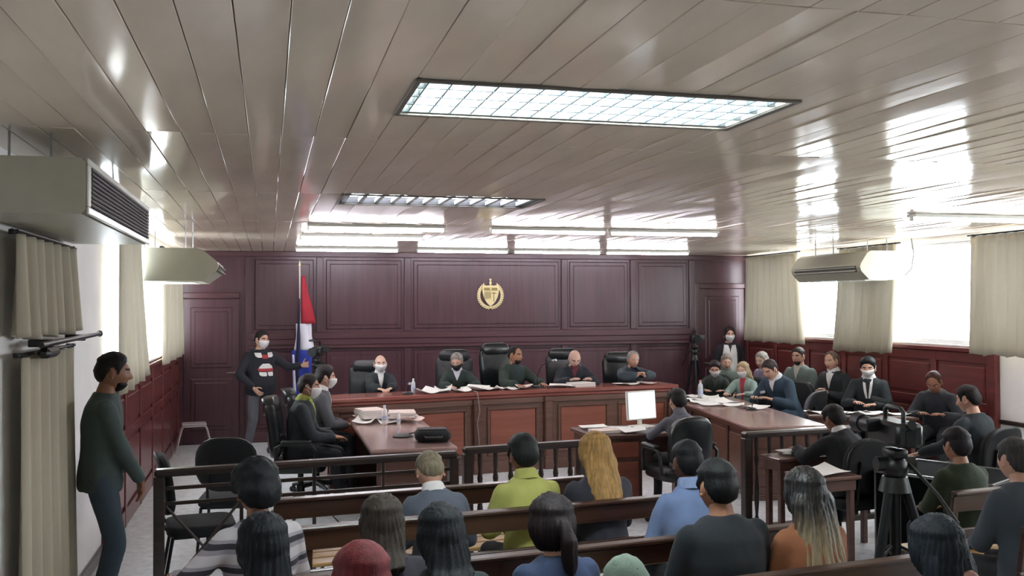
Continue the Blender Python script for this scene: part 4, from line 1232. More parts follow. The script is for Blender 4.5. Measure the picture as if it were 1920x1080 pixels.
def skeleton(P, s):
    st = P.get('pose', 'sit') == 'stand'
    sh = P.get('sh', 1.0)
    lean = math.radians(P.get('lean', 4)); hunch = math.radians(P.get('hunch', 6)); side = math.radians(P.get('side', 0))
    K = {}
    hz = .93 * s if st else P.get('seat', .45) + .095
    p = Vector((0, 0, hz))
    u1 = Vector((math.sin(side), math.sin(lean), math.cos(lean))).normalized()
    u2 = Vector((math.sin(side), math.sin(lean + hunch), math.cos(lean + hunch))).normalized()
    c = p + u1 * .27 * s; S = c + u2 * .20 * s
    u3 = Vector((math.sin(side) * .6, math.sin((lean + hunch) * .75), math.cos((lean + hunch) * .75))).normalized()
    N = S + u3 * .055 * s
    hp, hy = math.radians(P.get('hpitch', 5)), math.radians(P.get('hyaw', 0)); hr = math.radians(P.get('hroll', 0))
    nk = u3 + Vector((0, .18 + .35 * max(0, math.sin(hp)), 0)); nk.normalize()
    hk = P.get('hk', 1.03) * (.5 + .5 * s)
    H = N + nk * .108 * hk
    K.update(p=p, c=c, S=S, N=N, H=H, u1=u1, u2=u2, hk=hk, HM=Matrix.Translation(H) @ Matrix.Rotation(hy, 4, 'Z') @ Matrix.Rotation(-hp, 4, 'X') @ Matrix.Rotation(hr, 4, 'Y'))
    K['f'] = Vector((0, math.cos(lean + hunch), -math.sin(lean + hunch)))
    tops = [(K['HM'] @ (q * hk)).z for r_ in HEADG for q in r_]
    K['top'] = max(tops) + P.get('hair_t', .014)
    L1, L2 = .285 * s, .255 * s
    tw = math.radians(P.get('twist', 0))
    K['arms'] = []
    for sg, key in ((-1, 'L'), (1, 'R')):
        Sj = S + Matrix.Rotation(tw, 3, 'Z') @ Vector((sg * .160 * s * sh, 0, 0)) - u2 * (.052 * s)
        T = P.get('hand' + key)
        if T is None:
            T = (sg * .20, .02, hz - .10 * s) if st else (sg * .09, .30, P.get('seat', .45) + .19)
        T = Vector(T)
        pole = Vector(P.get('pole' + key, (sg * .75, -.6, -.55)))
        E, W = ik(Sj, T, L1, L2, pole)
        K['arms'].append((sg, Sj, E, W, key))
    K['legs'] = []
    for sg in (-1, 1):
        hj = p + Vector((sg * .09 * s, 0, -.01))
        if st:
            off = P.get('feet', ((-.10, 0.0), (.10, 0.0)))[0 if sg < 0 else 1]
            an = Vector((off[0], off[1] - .02, .085)); kn, an = ik(hj, an, .43 * s, .43 * s, Vector((sg * .1, 1, 0)))
            an.z = max(an.z, .085)
        else:
            kf = P.get('knee', .42)
            kn = Vector((sg * (.10 + P.get('spread', .02)), kf * s, P.get('seat', .45) + .055)); an = Vector((sg * .11, (kf + P.get('foot', .03)) * s, .085))
            an.z += P.get('floor', 0)
        K['legs'].append((sg, hj, kn, an))
    return K
def spine(K, t):
    p, c, S, N = K['p'], K['c'], K['S'], K['N']
    if t < 0: return p + K['u1'] * (t * .47)
    if t < .57: return p + (c - p) * (t / .57)
    if t <= 1: return c + (S - c) * ((t - .57) / .43)
    return S + (N - S) * ((t - 1) / .12)
TORSO = [(-.22, .158, .118), (-.06, .166, .124), (.10, .160, .118), (.34, .147, .108), (.62, .168, .116), (.84, .172, .106), (.94, .148, .090), (1.02, .105, .074), (1.09, .066, .062)]
def torso_rings(b, K, s, inf, sh, t0=-.2, t1=1.1, belly=0.0, flare=0.0):
    R = []
    for t, w, d in TORSO:
        if t < t0 or t > t1: continue
        c = spine(K, t); ay = (K['f'] if t > .5 else K['f'].lerp(Vector((0, 1, 0)), .3)).normalized()
        be = belly * G(t - .2, .3)
        tw = Vector((1, 0, 0))
        fl = flare * smooth(.3, -.2, t)
        R.append((c + ay * be * .5, tw * ((w * (sh if t > .5 else (.5 + .5 * sh)) * s) + inf + fl), ay * (d * s + inf + be * .5 + fl * .6)))
    loft(b, R, 22)

PEOPLE = []
def person(**P):
    """P: label, head=(x, y, ztop), face (deg, 0 = away from viewer), clothes, hair..."""
    face = math.radians(P['face']); hx, hy_, ht = P['head']; ht -= P.get('base', 0)
    s = 1.0
    for _ in range(6):
        K = skeleton(P, s)
        base = P.get('seat', .45) if P.get('pose', 'sit') != 'stand' else 0
        s *= ((ht - base) / (K['top'] - base)) ** .9
    s = max(.80, min(1.18, s)); K = skeleton(P, s)
    off = Matrix.Rotation(face, 3, 'Z') @ Vector((K['H'].x, K['H'].y, 0))
    root = thing('person', P['label'], 'person', (hx - off.x, hy_ - off.y, P.get('base', 0)), face, P.get('group'))
    sh = P.get('sh', 1.0); sk, lp = skin(P.get('tone', 'light')); hm = hairmat(P.get('hair_c', '#1b1715'))
    kind = P.get('top', 'shirt'); inf = {'shirt': .012, 'jacket': .022, 'robe': .034, 'sweater': .020}[kind] + P.get('inflate', 0)
    short = P.get('short_sleeve', False)
    # body
    b = MB(); torso_rings(b, K, s, -.012, sh, -.1, 1.1)
    cap(b, K['N'] - (K['H'] - K['N']) * .3, K['H'] - (K['H'] - K['N']) * .25, .060 * s, .053 * s)
    for sg, Sj, E, W, key in K['arms']:
        cap(b, Sj, E, .048 * s, .038 * s); cap(b, E, W, .038 * s, .026 * s)
    for sg, hj, kn, an in K['legs']:
        cap(b, hj, kn, .075 * s, .052 * s); cap(b, kn, an, .052 * s, .036 * s)
    def fin_body(me, K=K, P=P, root=root, s=s):
        v, f = mesh_data(me); bpy.data.meshes.remove(me)
        m = MB(); m.add(v, f, 0)
        add_head(m, K['HM'], K['hk'])
        for sg, Sj, E, W, key in K['arms']:
            hv, hf = HANDS[P.get('grip' + key, P.get('grip', 'relaxed'))]
            y = Vector(P.get('hdir' + key, tuple((W - E).normalized()))).normalized()
            pd = Vector(P.get('palm' + key, P.get('palm', (0, 0, -1)) if P.get('pose', 'sit') != 'stand' else (-sg, 0, 0)))
            z = -(pd - y * pd.dot(y)).normalized(); x = y.cross(z)
            k = s * .98
            Mx = Matrix(((x.x, y.x, z.x, W.x), (x.y, y.y, z.y, W.y), (x.z, y.z, z.z, W.z), (0, 0, 0, 1)))
            pts = [Vector((q.x * (1 if sg < 0 else -1), q.y, q.z)) * k for q in hv]
            m.add([Mx @ q for q in pts], hf if sg < 0 else [tuple(reversed(t)) for t in hf], 0)
        m.obj('body', [sk, lp, hm, M_EYEW, M_IRIS], root, 180)
    remesh_later(b, .020, 2, fin_body)
    # upper clothing
    b = MB(); torso_rings(b, K, s, inf, sh, -.25 if kind != 'shirt' or P.get('untuck') else -.25, 1.10, P.get('belly', 0), {'robe': .05, 'jacket': .012}.get(kind, 0))
    ai = {'shirt': .008, 'jacket': .016, 'robe': .024, 'sweater': .014}[kind]
    for sg, Sj, E, W, key in K['arms']:
        cap(b, Sj, E if not short else Sj + (E - Sj) * .55, (.052 + ai) * s, (.043 + ai) * s)
        if not short:
            re = ((.033 if kind != 'robe' else .050) + ai) * s
            We = W - (W - E).normalized() * (.004 + re * .8)
            cap(b, E, We, (.043 + ai) * s, re)
    if kind == 'robe' and P.get('pose', 'sit') == 'sit':
        for sg, hj, kn, an in K['legs']:
            cap(b, hj, hj + (kn - hj) * .9, .105 * s, .09 * s)
            if P.get('long_robe', True): cap(b, kn, kn + (an - kn) * .6, .085 * s, .085 * s)
    seed = len(PEOPLE)
    def fin_top(me, K=K, P=P, root=root, s=s, seed=seed):
        amp = {'shirt': .007, 'jacket': .006, 'robe': .010, 'sweater': .006}[kind]
        nrm = [Vector(n.vector) for n in me.vertex_normals]
        for v, n in zip(me.vertices, nrm):
            q = v.co
            w = noise.noise(Vector((q.x * 9 + seed, q.y * 9, q.z * 5))) + .6 * noise.noise(Vector((q.x * 21, q.y * 21 + seed, q.z * 11 + q.x * 8)))
            v.co = q + n * (w * amp)
        me.name = kind; me.materials.clear(); me.materials.append(P['top_m']); me.shade_smooth()
        o = link({'shirt': 'shirt', 'jacket': 'jacket', 'robe': 'robe', 'sweater': 'sweater'}[kind], me, root)
        bvh = BVHTree.FromPolygons([v.co for v in me.vertices], [tuple(p.vertices) for p in me.polygons])
        f = K['f']; N = K['N']
        def patch(name, m, rows, back=False, lift=.004, tag_l=None):
            """rows: list of (down, x0, x1) measured from the neck base"""
            nx = 6; b = MB(); F = []; D = -K['u2']; ff = -f if back else f
            for dn, x0, x1 in rows:
                row = []
                for i in range(nx + 1):
                    x = x0 + (x1 - x0) * i / nx
                    org = N + D * dn + Vector((x, 0, 0)) + ff * .45
                    h = bvh.ray_cast(org, -ff, .8)
                    pnt = h[0] if h[0] is not None else (F[-1][i] if F else org - ff * .40)
                    row.append(pnt + ff * lift)
                F.append(row)
            vs = [p for r_ in F for p in r_]; n_ = len(vs); vs += [p - ff * (lift + .004) for p in vs]; fs = []
            nr = len(rows)
            for i in range(nr - 1):
                for j in range(nx):
                    a = i * (nx + 1) + j; q = (a, a + nx + 1, a + nx + 2, a + 1)
                    fs.append(q); fs.append(tuple(n_ + t for t in reversed(q)))
            rim = list(range(nx + 1)) + [i * (nx + 1) + nx for i in range(1, nr)] + [(nr - 1) * (nx + 1) + j for j in range(nx - 1, -1, -1)] + [i * (nx + 1) for i in range(nr - 2, 0, -1)]
            for a, c in zip(rim, rim[1:] + rim[:1]): fs.append((a, c, n_ + c, n_ + a))
            b.add(vs, fs); return b.obj(name, m, root, 60)
        K['patch'] = patch
        if P.get('vee'):
            vm, vl = P['vee']
            w = P.get('veew', .055)
            patch('shirt_front', vm, [(vl * t - .01, -w * (1 - t) - .002, w * (1 - t) + .002) for t in [k / 9 for k in range(10)]])
        if P.get('tie'):
            patch('tie', P['tie'], [(.015, -.016, .016), (.035, -.011, .011), (.05, -.012, .012), (.12, -.02, .02), (P.get('vee', (0, .2))[1] * .9, -.012, .012)], lift=.009)
        for nm, m, rows in P.get('patches', []): patch(nm, m, rows, lift=.006)
        for nm, m, rows in P.get('back_patches', []): patch(nm, m, rows, True, lift=.006)
    remesh_later(b, P.get('vox', .015), 4, fin_top)
    # trousers
    b = MB(); loft(b, [(K['p'] + K['u1'] * t * s, Vector((w * s, 0, 0)), Vector((0, d * s, 0))) for t, w, d in ((-.10, .10, .08), (-.06, .15, .115), (0, .168, .126), (.08, .155, .115), (.10, .12, .09))])
    for sg, hj, kn, an in K['legs']:
        cap(b, hj, kn, .092 * s, .066 * s); cap(b, kn, an + Vector((0, 0, .0)), .064 * s, .050 * s)
    def fin_bot(me, P=P, root=root, seed=seed):
        nrm = [Vector(n.vector) for n in me.vertex_normals]
        for v, n in zip(me.vertices, nrm):
            q = v.co; v.co = q + n * (.006 * noise.noise(Vector((q.x * 12, q.y * 12 + seed, q.z * 8))))
        me.name = 'trousers'; me.materials.clear(); me.materials.append(P.get('bot_m') or cloth('#1c2126')); me.shade_smooth()
        link('trousers', me, root)
    remesh_later(b, .018, 4, fin_bot)
    for sg, hj, kn, an in K['legs']:
        z0 = an.z - .085
        m = MB(); R = []
        for y, w, h, zc in ((-.075, .02, .03, .045), (-.06, .034, .045, .05), (0, .037, .05, .055), (.07, .042, .036, .042), (.13, .044, .028, .034), (.17, .034, .022, .028), (.188, .014, .012, .02)):
            R.append([(an.x + w * math.cos(a), an.y + y, max(z0 + .001, z0 + zc + h * math.sin(a))) for a in [2 * PI * k / 14 for k in range(14)]])
        m.rings(list(reversed(R))); m.obj('shoe', P.get('shoe_m', M_SHOE), root, 60)
    # hair
    st = P.get('hair', 'short'); HM, hk = K['HM'], K['hk']
    if st != 'none':
        b = MB(); T = P.get('hair_t', .014)
        shell = {'long': 'long', 'bun': 'long', 'pony': 'long', 'bob': 'long', 'afro': 'short', 'hat': 'hat', 'bald': 'bald', 'recede': 'recede'}.get(st, 'short')
        hair_shell(b, HM, hk, shell, T, P.get('hair_r', .004), seed, st in ('long', 'bob', 'pony', 'bun'))
        if st in ('long', 'bob'):
            n = 9; L = P.get('hair_len', .38); path = []; ws = []; ds = []
            sb = spine(K, .9) - K['f'] * (.105 * s + inf)
            top = HM @ (Vector((0, -.045, .02)) * hk)
            nk = HM @ (Vector((0, -.075, -.10)) * hk)
            for k in range(n):
                t = k / (n - 1)
                if t < .35: c = top.lerp(nk, t / .35)
                else:
                    q = (t - .35) / .65
                    e = nk + Vector((0, 0, -L + .10)); tgt = min(sb.y, nk.y) - .012
                    c = nk.lerp(e, q); c.y = nk.y + (tgt - nk.y) * min(1, q * 1.6)
                path.append(tuple(c)); ws.append(P.get('hair_w', .088) * (1 - .35 * max(0, t - .6) / .4) * (.8 if t < .1 else 1)); ds.append(.062 * (1 - .55 * smooth(.25, 1, t)))
            hair_fall(b, path, ws, ds, seed)
        if st == 'bun':
            b.ball((0, 0, 0), (.052, .045, .048), 14, 10, 0, HM @ Matrix.Translation(Vector(P.get('bun', (0, -.115, .03))) * hk))
        if st == 'pony':
            q0 = HM @ (Vector((0, -.115, .02)) * hk)
            b.tube([HM @ (Vector((0, -.08, .03)) * hk), q0, q0 + Vector((.01, -.035, -.06)), q0 + Vector((.02, -.03, -.16)), q0 + Vector((.02, -.02, -.28))], [.03, .028, .034, .030, .010], 12)
        hname = 'cap' if st == 'hat' else 'hair'
        hmat = P.get('hat_m', hm) if st == 'hat' else (P.get('hair_mat') or hm)
        if st in ('long', 'bob', 'pony', 'bun'):
            def fin_hair(me, root=root, hmat=hmat, seed=seed, H=K['H'].copy()):
                nrm = [Vector(n.vector) for n in me.vertex_normals]
                for v, n in zip(me.vertices, nrm):
                    q = v.co; a = math.atan2(q.x - H.x, q.y - H.y)
                    v.co = q + n * (.0035 * math.sin(a * 34 + 5 * noise.noise(q * 7 + Vector((seed, 0, 0)))) + .006 * noise.noise(Vector((q.x * 16, q.y * 16, q.z * 4 + seed))))
                me.name = 'hair'; me.materials.clear(); me.materials.append(hmat); me.shade_smooth()
                link('hair', me, root)
            remesh_later(b, .0085, 3, fin_hair)
        else:
            ho = b.obj(hname, hmat, root, 180)
        if st == 'hat':
            b2 = MB(); hair_shell(b2, HM, hk, 'short', .008, .002, seed); b2.obj('hair', hm, root, 180)
        if P.get('scrunchie'):
            q = MB(); c = HM @ (Vector(P['scrunchie']) * hk)
            pts = [c + Vector((.026 * math.cos(2 * PI * k / 14), 0, .026 * math.sin(2 * PI * k / 14))) for k in range(15)]
            q.tube(pts, [.014 + .003 * (k % 2) for k in range(15)], 8); q.ball(c, (.022, .012, .022), 10, 6)
            q.obj('scrunchie', mat('pink_scrunchie', '#b98f86', .8, bump=.2), root, 60)
    if P.get('beard'):
        b = MB(); bm = MB(); mask_like = MB()
        n = 16; F = []
        for i in range(9):
            z = -.108 + .062 * i / 8
            row = []
            for j in range(n + 1):
                u = j / n * 2 - 1; phi = u * 1.25
                dz_ = max(-.96, z / .1125); sq = math.sqrt(1 - dz_ * dz_)
                p = head_pt(math.sin(phi) * sq, math.cos(phi) * sq, dz_, 1)
                ed = smooth(0, .25, 1 - abs(u)) * smooth(-.048, -.062, z)
                row.append(tuple(HM @ ((p + Vector((math.sin(phi), math.cos(phi), -.2)) * (-.004 + .016 * ed)) * hk)))
            F.append(row)
        b.rings([r_ for r_ in F], False, 0, False); b.obj('beard', hm, root, 180)
    if P.get('glasses'):
        b = MB()
        for sg in (-1, 1):
            c = Vector((sg * .032, .099, .010)); pts = [HM @ ((c + Vector((.019 * math.cos(a), -.012 * abs(math.cos(a)) * (1 if sg * math.cos(a) > 0 else 0), .015 * math.sin(a)))) * hk) for a in [2 * PI * k / 12 for k in range(13)]]
            b.tube(pts, .0018, 5)
            b.tube([HM @ (Vector((sg * .051, .088, .012)) * hk), HM @ (Vector((sg * .083, .0, .012)) * hk)], .0018, 5)
        b.tube([HM @ (Vector((-.013, .10, .012)) * hk), HM @ (Vector((.013, .10, .012)) * hk)], .0018, 5)
        b.obj('glasses', M_PLASTIC, root, 60)
    if P.get('mask'):
        b = MB(); mask_mesh(b, HM, hk); b.obj('face_mask', P['mask'], root, 180)
    if P.get('collar'):
        b = MB(); pts = []; rad = []
        up = (K['H'] - K['N']).normalized(); c0 = K['N'] + up * .012
        for lv, (rr, hh) in enumerate(((.088, -.040), (.078, -.012), (.071, .012), (.064, .020), (.060, .0))):
            pts.append([tuple(c0 + up * hh + Vector((rr * s * math.sin(a), 0, 0)) + K['f'] * (rr * s * math.cos(a)) - up * (.012 * math.cos(a) if math.cos(a) > 0 else 0)) for a in [2 * PI * k / 20 for k in range(20)]])
        b.rings(list(reversed(pts)), False); b.obj('collar', P['collar'], root, 60)
    PEOPLE.append((root, K, s))
    return root
# ------------------------------------------------------------------ who is there
def sit_on(proto, label, root, fwd=.05, first=False, side=0.0, raise_=0.0):
    rz = root.rotation_euler.z; d = Vector((-math.sin(rz), math.cos(rz), 0)) * fwd
    d += Vector((math.cos(rz), math.sin(rz), 0)) * side
    p = (root.location.x + d.x, root.location.y + d.y, root.location.z)
    if first:
        proto.location = p; proto.rotation_euler = (0, 0, rz); proto['label'] = label
    else:
        r = dup(proto, p, rz, label)
        if raise_:
            for ch in r.children:
                if ch.name.startswith(('headrest', 'backrest')): ch.location.z += raise_ * (1 if ch.name[0] == 'h' else .8)
WH = cloth('#dcd9d8'); SHIRTP = cloth('#c9c4cf')
ROBE = cloth('#1c2528'); ROBE2 = cloth('#232f33'); NAVY = cloth('#1b2430'); DK = cloth('#171c20')
gJ = 'judges at the bench'; gA = 'public on the pews'; gW = 'people along the right wall'; gD = 'people at the right desk'
TB = .975 - dz
j1 = person(label='bald judge in white mask at the left of the bench, hands clasped', head=(1.32, 11.70, 1.345), base=dz, face=182, seat=.50, top='robe', top_m=cloth('#1f262b'), vee=(WH, .22), veew=.04, collar=WH, mask=M_MASK, hair='bald', hair_c='#4a3b36', tone='pale', lean=8, handL=(-.07, .46, TB + .03), handR=(.07, .46, TB + .03), hdirL=(.6, .8, -.1), hdirR=(-.6, .8, -.1), group=gJ, hair_t=.008)
j2 = person(label='grey-haired judge looking down at papers, second from left at the bench', head=(2.28, 11.72, 1.405), base=dz, face=170, seat=.50, top='robe', top_m=cloth('#26332f'), vee=(SHIRTP, .12), collar=SHIRTP, hair='short', hair_c='#8d8580', tone='light', hpitch=24, hyaw=-12, lean=10, handL=(-.22, .46, TB + .03), handR=(.10, .46, TB + .03), group=gJ, mask=M_MASKB)
j3 = person(label='dark-haired judge in the middle of the bench, turned to the microphone', head=(3.04, 11.74, 1.475), base=dz, face=200, seat=.52, top='robe', top_m=cloth('#28352f'), vee=(cloth('#2a3a44'), .2), hair='recede', hair_c='#2b221f', tone='mid', hyaw=18, lean=6, handL=(-.18, .44, TB + .03), handR=(.2, .44, TB + .03), group=gJ, beard=True)
j4 = person(label='bald judge bent over a file, second from right at the bench', head=(3.82, 11.70, 1.41), base=dz, face=178, seat=.50, top='robe', top_m=cloth('#22262f'), vee=(cloth('#6b2a34'), .12), hair='none', tone='pale', hpitch=38, lean=12, hunch=12, handL=(-.14, .44, TB + .07), handR=(.12, .44, TB + .07), group=gJ, hair_t=0)
j5 = person(label='grey-haired judge with elbows wide, rightmost at the bench', head=(4.65, 11.76, 1.345), base=dz, face=182, seat=.50, top='robe', top_m=cloth('#39454e'), vee=(cloth('#1c2130'), .16), hair='recede', hair_c='#98928e', tone='light', hpitch=12, lean=10, hunch=10, handL=(-.05, .40, TB + .10), handR=(.05, .40, TB + .10), poleL=(-1, .1, -.1), poleR=(1, .1, -.1), grip='grip', hdirL=(.6, .2, .5), hdirR=(-.6, .2, .5), group=gJ)
for i, (j, l) in enumerate(((j1, 'tall black leather chair of the masked bald judge, leftmost at the bench'), (j2, 'tall black leather chair second from the left behind the bench'), (j3, 'tallest-standing black leather chair, at the middle of the bench'), (j4, 'tall black leather chair behind the bald judge bent over a file'), (j5, 'tall black leather chair at the right end of the bench'))):
    sit_on(oc, l, j, -.03, i == 0, (.10, .03, .05, .02, .02)[i], (0, .12, .20, .11, .05)[i])
# left side
l1 = person(label='lawyer in dark jacket with yellow-green collar and white mask at the left desk', head=(.37, 9.46, 1.335), face=-98, seat=.50, top='jacket', top_m=cloth('#23292f'), vee=(cloth('#9aa04e'), .24), veew=.075, collar=cloth('#9aa04e'), mask=M_MASK, hair='short', hair_c='#2a2422', tone='mid', lean=4, knee=.38, handL=(-.06, .33, .72), handR=(.06, .35, .72))
l2 = person(label='dark-haired lawyer in grey beside the flag, behind the green-collared one', head=(.58, 10.38, 1.36), face=-86, seat=.50, top='jacket', top_m=cloth('#55565c'), vee=(WH, .2), collar=WH, mask=M_MASK, hair='short', hair_t=.022, hair_c='#262022', tone='light', lean=6, knee=.36, handL=(-.08, .33, .72), handR=(.08, .35, .72))
sit_on(oc, 'black office chair under the lawyer with the yellow-green collar', l1, .02)
sit_on(oc, 'black office chair under the lawyer in grey beside the flag', l2, .02)
RED = cloth('#a8363e'); 
cmn = person(label='cameraman in dark sweater with white and red motif, standing by the flag', head=(-.10, 13.12, 1.67), face=-150, pose='stand', top='sweater', top_m=cloth('#1a1c26'), bot_m=cloth('#55565c'), mask=M_MASK, hair='short', hair_c='#1d1818', tone='light', lean=0, inflate=.02, belly=.09, hyaw=10,
             sh=1.12, handL=(-.40, .42, 1.20), poleL=(-.5, -.3, -1), handR=(.20, .20, .92), poleR=(1, -.5, 0), feet=((-.16, .05), (.16, -.02)), shoe_m=mat('grey_shoe', '#55504e', .6),
             patches=[('chest_motif', WH, [(.05, -.13, -.05), (.09, -.13, -.045), (.11, -.10, -.05)]), ('chest_motif', WH, [(.05, .05, .13), (.09, .045, .13), (.11, .05, .10)]),
                      ('chest_motif', RED, [(.075, -.045, .04), (.10, -.05, .05), (.125, -.04, .035)]),
                      ('belly_motif', WH, [(.19, -.05, .04), (.22, -.09, .08), (.25, -.10, .10)]), ('belly_motif', RED, [(.25, -.10, .11), (.27, -.11, .11), (.285, -.10, .10)]), ('belly_motif', WH, [(.295, -.09, -.01), (.33, -.09, -.01), (.345, -.08, -.02)]), ('belly_motif', WH, [(.295, .01, .10), (.33, .01, .10), (.345, .02, .08)])])
gd = person(label='man in dark green standing in profile by the left wall, hands clasped', head=(-.965, 6.48, 1.708), face=-80, pose='stand', top='shirt', untuck=True, top_m=cloth('#3e4b49'), bot_m=cloth('#33414e'), hair='short', hair_c='#171413', tone='tan', lean=1, hpitch=8, handL=(-.03, .24, .86), handR=(.04, .26, .84), palmL=(.4, -1, 0), palmR=(-.4, -1, 0), hdirL=(.5, .1, -.8), hdirR=(-.5, .1, -.8), poleL=(-1, -.5, 0), poleR=(1, -.5, 0), beard=True)
# clerk
ck = person(label='clerk seen from behind at the monitor, in grey', head=(3.70, 8.24, 1.13), face=4, seat=.49, top='shirt', top_m=cloth('#6d6d78'), collar=cloth('#6d6d78'), hair='short', hair_t=.02, hair_c='#211c1b', lean=8, hpitch=12, knee=.36, handL=(-.16, .38, .80), handR=(.16, .38, .80))
sit_on(lc, 'black office chair of the clerk, seen from behind', ck, .0, True, -.06)
# right back
person(label='woman in white vest and white mask standing in the right back corner', head=(6.97, 13.55, 1.645), face=165, pose='stand', top='sweater', top_m=cloth('#24222b'), bot_m=cloth('#3a3c44'), sh=.92, mask=M_MASK, hair='pony', hair_c='#2c2324', tone='light', patches=[('vest_front', WH, [(.04, -.09, -.03), (.10, -.10, -.01), (.16, -.11, .0), (.30, -.12, .0), (.44, -.13, .0)]), ('vest_front', WH, [(.04, .03, .09), (.10, .01, .10), (.16, .0, .11), (.30, .0, .12), (.44, .0, .13)])])
b1 = person(label='brown-haired man in white mask writing at the far end of the right desk', head=(6.10, 12.30, 1.20), face=150, seat=.49, top='jacket', top_m=cloth('#2b322e'), mask=M_MASK, hair='short', hair_t=.024, hair_c='#33282a', hpitch=20, lean=12, handL=(-.12, .42, .80), handR=(.12, .42, .80), vee=(cloth('#474b46'), .15), group=gD)
b2 = person(label='person in grey-green uniform behind the two masked people at the right desk', head=(6.52, 12.78, 1.27), face=160, seat=.49, top='shirt', top_m=cloth('#68746a'), hair='short', hair_c='#857b70', hpitch=18, lean=6, collar=cloth('#68746a'), group=gD)
b3 = person(label='blonde woman in white mask and open mint jacket over red at the right desk', head=(6.25, 11.76, 1.20), face=128, seat=.49, top='jacket', top_m=cloth('#8fa39a'), sh=.92, mask=M_MASK, hair='bob', hair_len=.20, hair_c='#b09a78', tone='pale', hpitch=10, lean=6, vee=(cloth('#b3404c'), .34), veew=.04, handL=(-.14, .40, .80), handR=(.10, .42, .80), group=gD)
b4 = person(label='man in slate blue jacket leaning over the right desk, head down', head=(6.20, 10.95, 1.29), face=112, seat=.49, top='jacket', top_m=cloth('#2f4152'), hair='short', hair_c='#3b3130', tone='light', hpitch=30, lean=24, hunch=14, collar=WH, handL=(-.14, .52, .80), handR=(.10, .56, .80), vee=(WH, .14), group=gD, bot_m=cloth('#33475a'))
b5 = person(label='grey-haired man in lavender leaning forward behind the slate blue jacket', head=(6.92, 12.45, 1.31), face=112, seat=.49, top='shirt', top_m=cloth('#8f879c'), hair='short', hair_c='#9a948c', tone='pale', hpitch=16, lean=16, hunch=12, group=gW, collar=SHIRTP)
b6 = person(label='bearded man in grey-green jacket by the right wainscot', head=(7.24, 12.0, 1.385), face=118, seat=.49, top='jacket', top_m=cloth('#66736f'), hair='short', hair_c='#3a302c', tone='light', beard=True, lean=2, bot_m=cloth('#3f566a'), vee=(cloth('#b8b6ae'), .2), group=gW)
b7 = person(label='balding man in dark jacket with pale collar by the right wainscot', head=(7.28, 11.25, 1.36), face=112, seat=.49, top='jacket', top_m=cloth('#262a2e'), hair='recede', hair_c='#6f6055', tone='light', lean=4, hpitch=8, collar=WH, vee=(WH, .24), veew=.07, group=gW, handL=(-.04, .26, .82), handR=(.06, .28, .84))
b8 = person(label='dark-haired man in mask with long white lapels writing at the side table', head=(7.16, 10.28, 1.345), face=138, seat=.49, top='jacket', top_m=cloth('#1f262a'), mask=M_MASK, hair='short', hair_t=.022, hair_c='#1b1d1e', tone='light', lean=6, hpitch=16, collar=WH, group=gW, handL=(-.10, .40, .78), handR=(.12, .40, .80), patches=[('white_lapel', WH, [(.0, .03, .06), (.08, .025, .055), (.16, .015, .045), (.25, .005, .025)]), ('white_lapel', WH, [(.0, -.06, -.03), (.08, -.055, -.025), (.16, -.045, -.015), (.25, -.025, -.005)])])
b9 = person(label='man with head bowed low over the side table by the right wall', head=(7.08, 8.98, 1.255), face=128, seat=.49, top='jacket', top_m=cloth('#22242c'), hair='recede', hair_c='#4d302c', tone='tan', lean=14, hunch=12, hpitch=38, group=gW, handL=(-.14, .44, .80), handR=(.10, .44, .80))
b10 = person(label='man in dark slate jacket with pale collar seen from behind at the right tables', head=(5.80, 6.92, 1.30), face=14, seat=.49, top='jacket', top_m=cloth('#20282e'), hair='short', hair_c='#201a1a', tone='light', lean=4, hpitch=16, hyaw=10, handL=(-.42, .28, .72), handR=(.2, .34, .72))
b11 = person(label='person in black robe bent over the small table behind the railing', head=(4.42, 6.80, 1.165), face=8, seat=.49, top='robe', top_m=cloth('#14181c'), hair='short', hair_t=.02, hair_c='#1a1615', tone='tan', lean=14, hunch=12, hpitch=22, handL=(-.2, .42, .80), handR=(.16, .42, .80), collar=WH, knee=.36)
for p_, l in ((b1, 'black visitor chair under the brown-haired man in white mask'), (b2, 'black visitor chair under the person in grey-green uniform'), (b3, 'black visitor chair under the blonde woman in white mask'), (b4, 'black visitor chair under the man leaning over the right desk'), (b5, 'black visitor chair under the grey-haired man in lavender'),
              (b6, 'black visitor chair under the bearded man by the right wainscot'), (b7, 'black visitor chair under the balding man by the right wainscot'), (b8, 'black visitor chair under the dark-haired man with white lapels'), (b9, 'black visitor chair under the man bowed over the side table'), (b10, 'black visitor chair under the man in dark slate jacket'), (b11, 'black visitor chair under the person in black robe')):
    sit_on(vc, l, p_, .03)
# public
A = math.degrees(SL)
person(label='person in bright yellow-green shirt seen from behind on a pew', head=(1.45, 5.42, 1.24), face=A, top='shirt', top_m=cloth('#aaab5c'), hair='short', hair_t=.022, hair_c='#171c1b', tone='tan', sh=1.08, hunch=9, hpitch=10, collar=cloth('#aaab5c'), group=gA)
person(label='woman with long blonde hair in dark grey top seen from behind', head=(1.90, 5.42, 1.232), face=A, top='sweater', top_m=cloth('#2c2d37'), hair='long', hair_len=.34, hair_w=.105, hair_t=.026, hair_r=.006, hair_c='#a5814e', tone='light', sh=1.12, hpitch=6, group=gA)
person(label='grey-haired man in grey-blue suit with white collar, head bent forward', head=(.89, 5.38, 1.165), face=A, top='jacket', top_m=cloth('#565d6a'), hair='short', hair_c='#7d745f', tone='light', lean=10, hunch=14, hpitch=38, collar=WH, group=gA)
person(label='man in light blue shirt with short black hair seen from behind', head=(2.22, 4.82, 1.255), face=A - 4, top='shirt', top_m=cloth('#6e83ab'), hair='short', hair_c='#14161a', tone='dark', collar=cloth('#7d90b5'), group=gA)
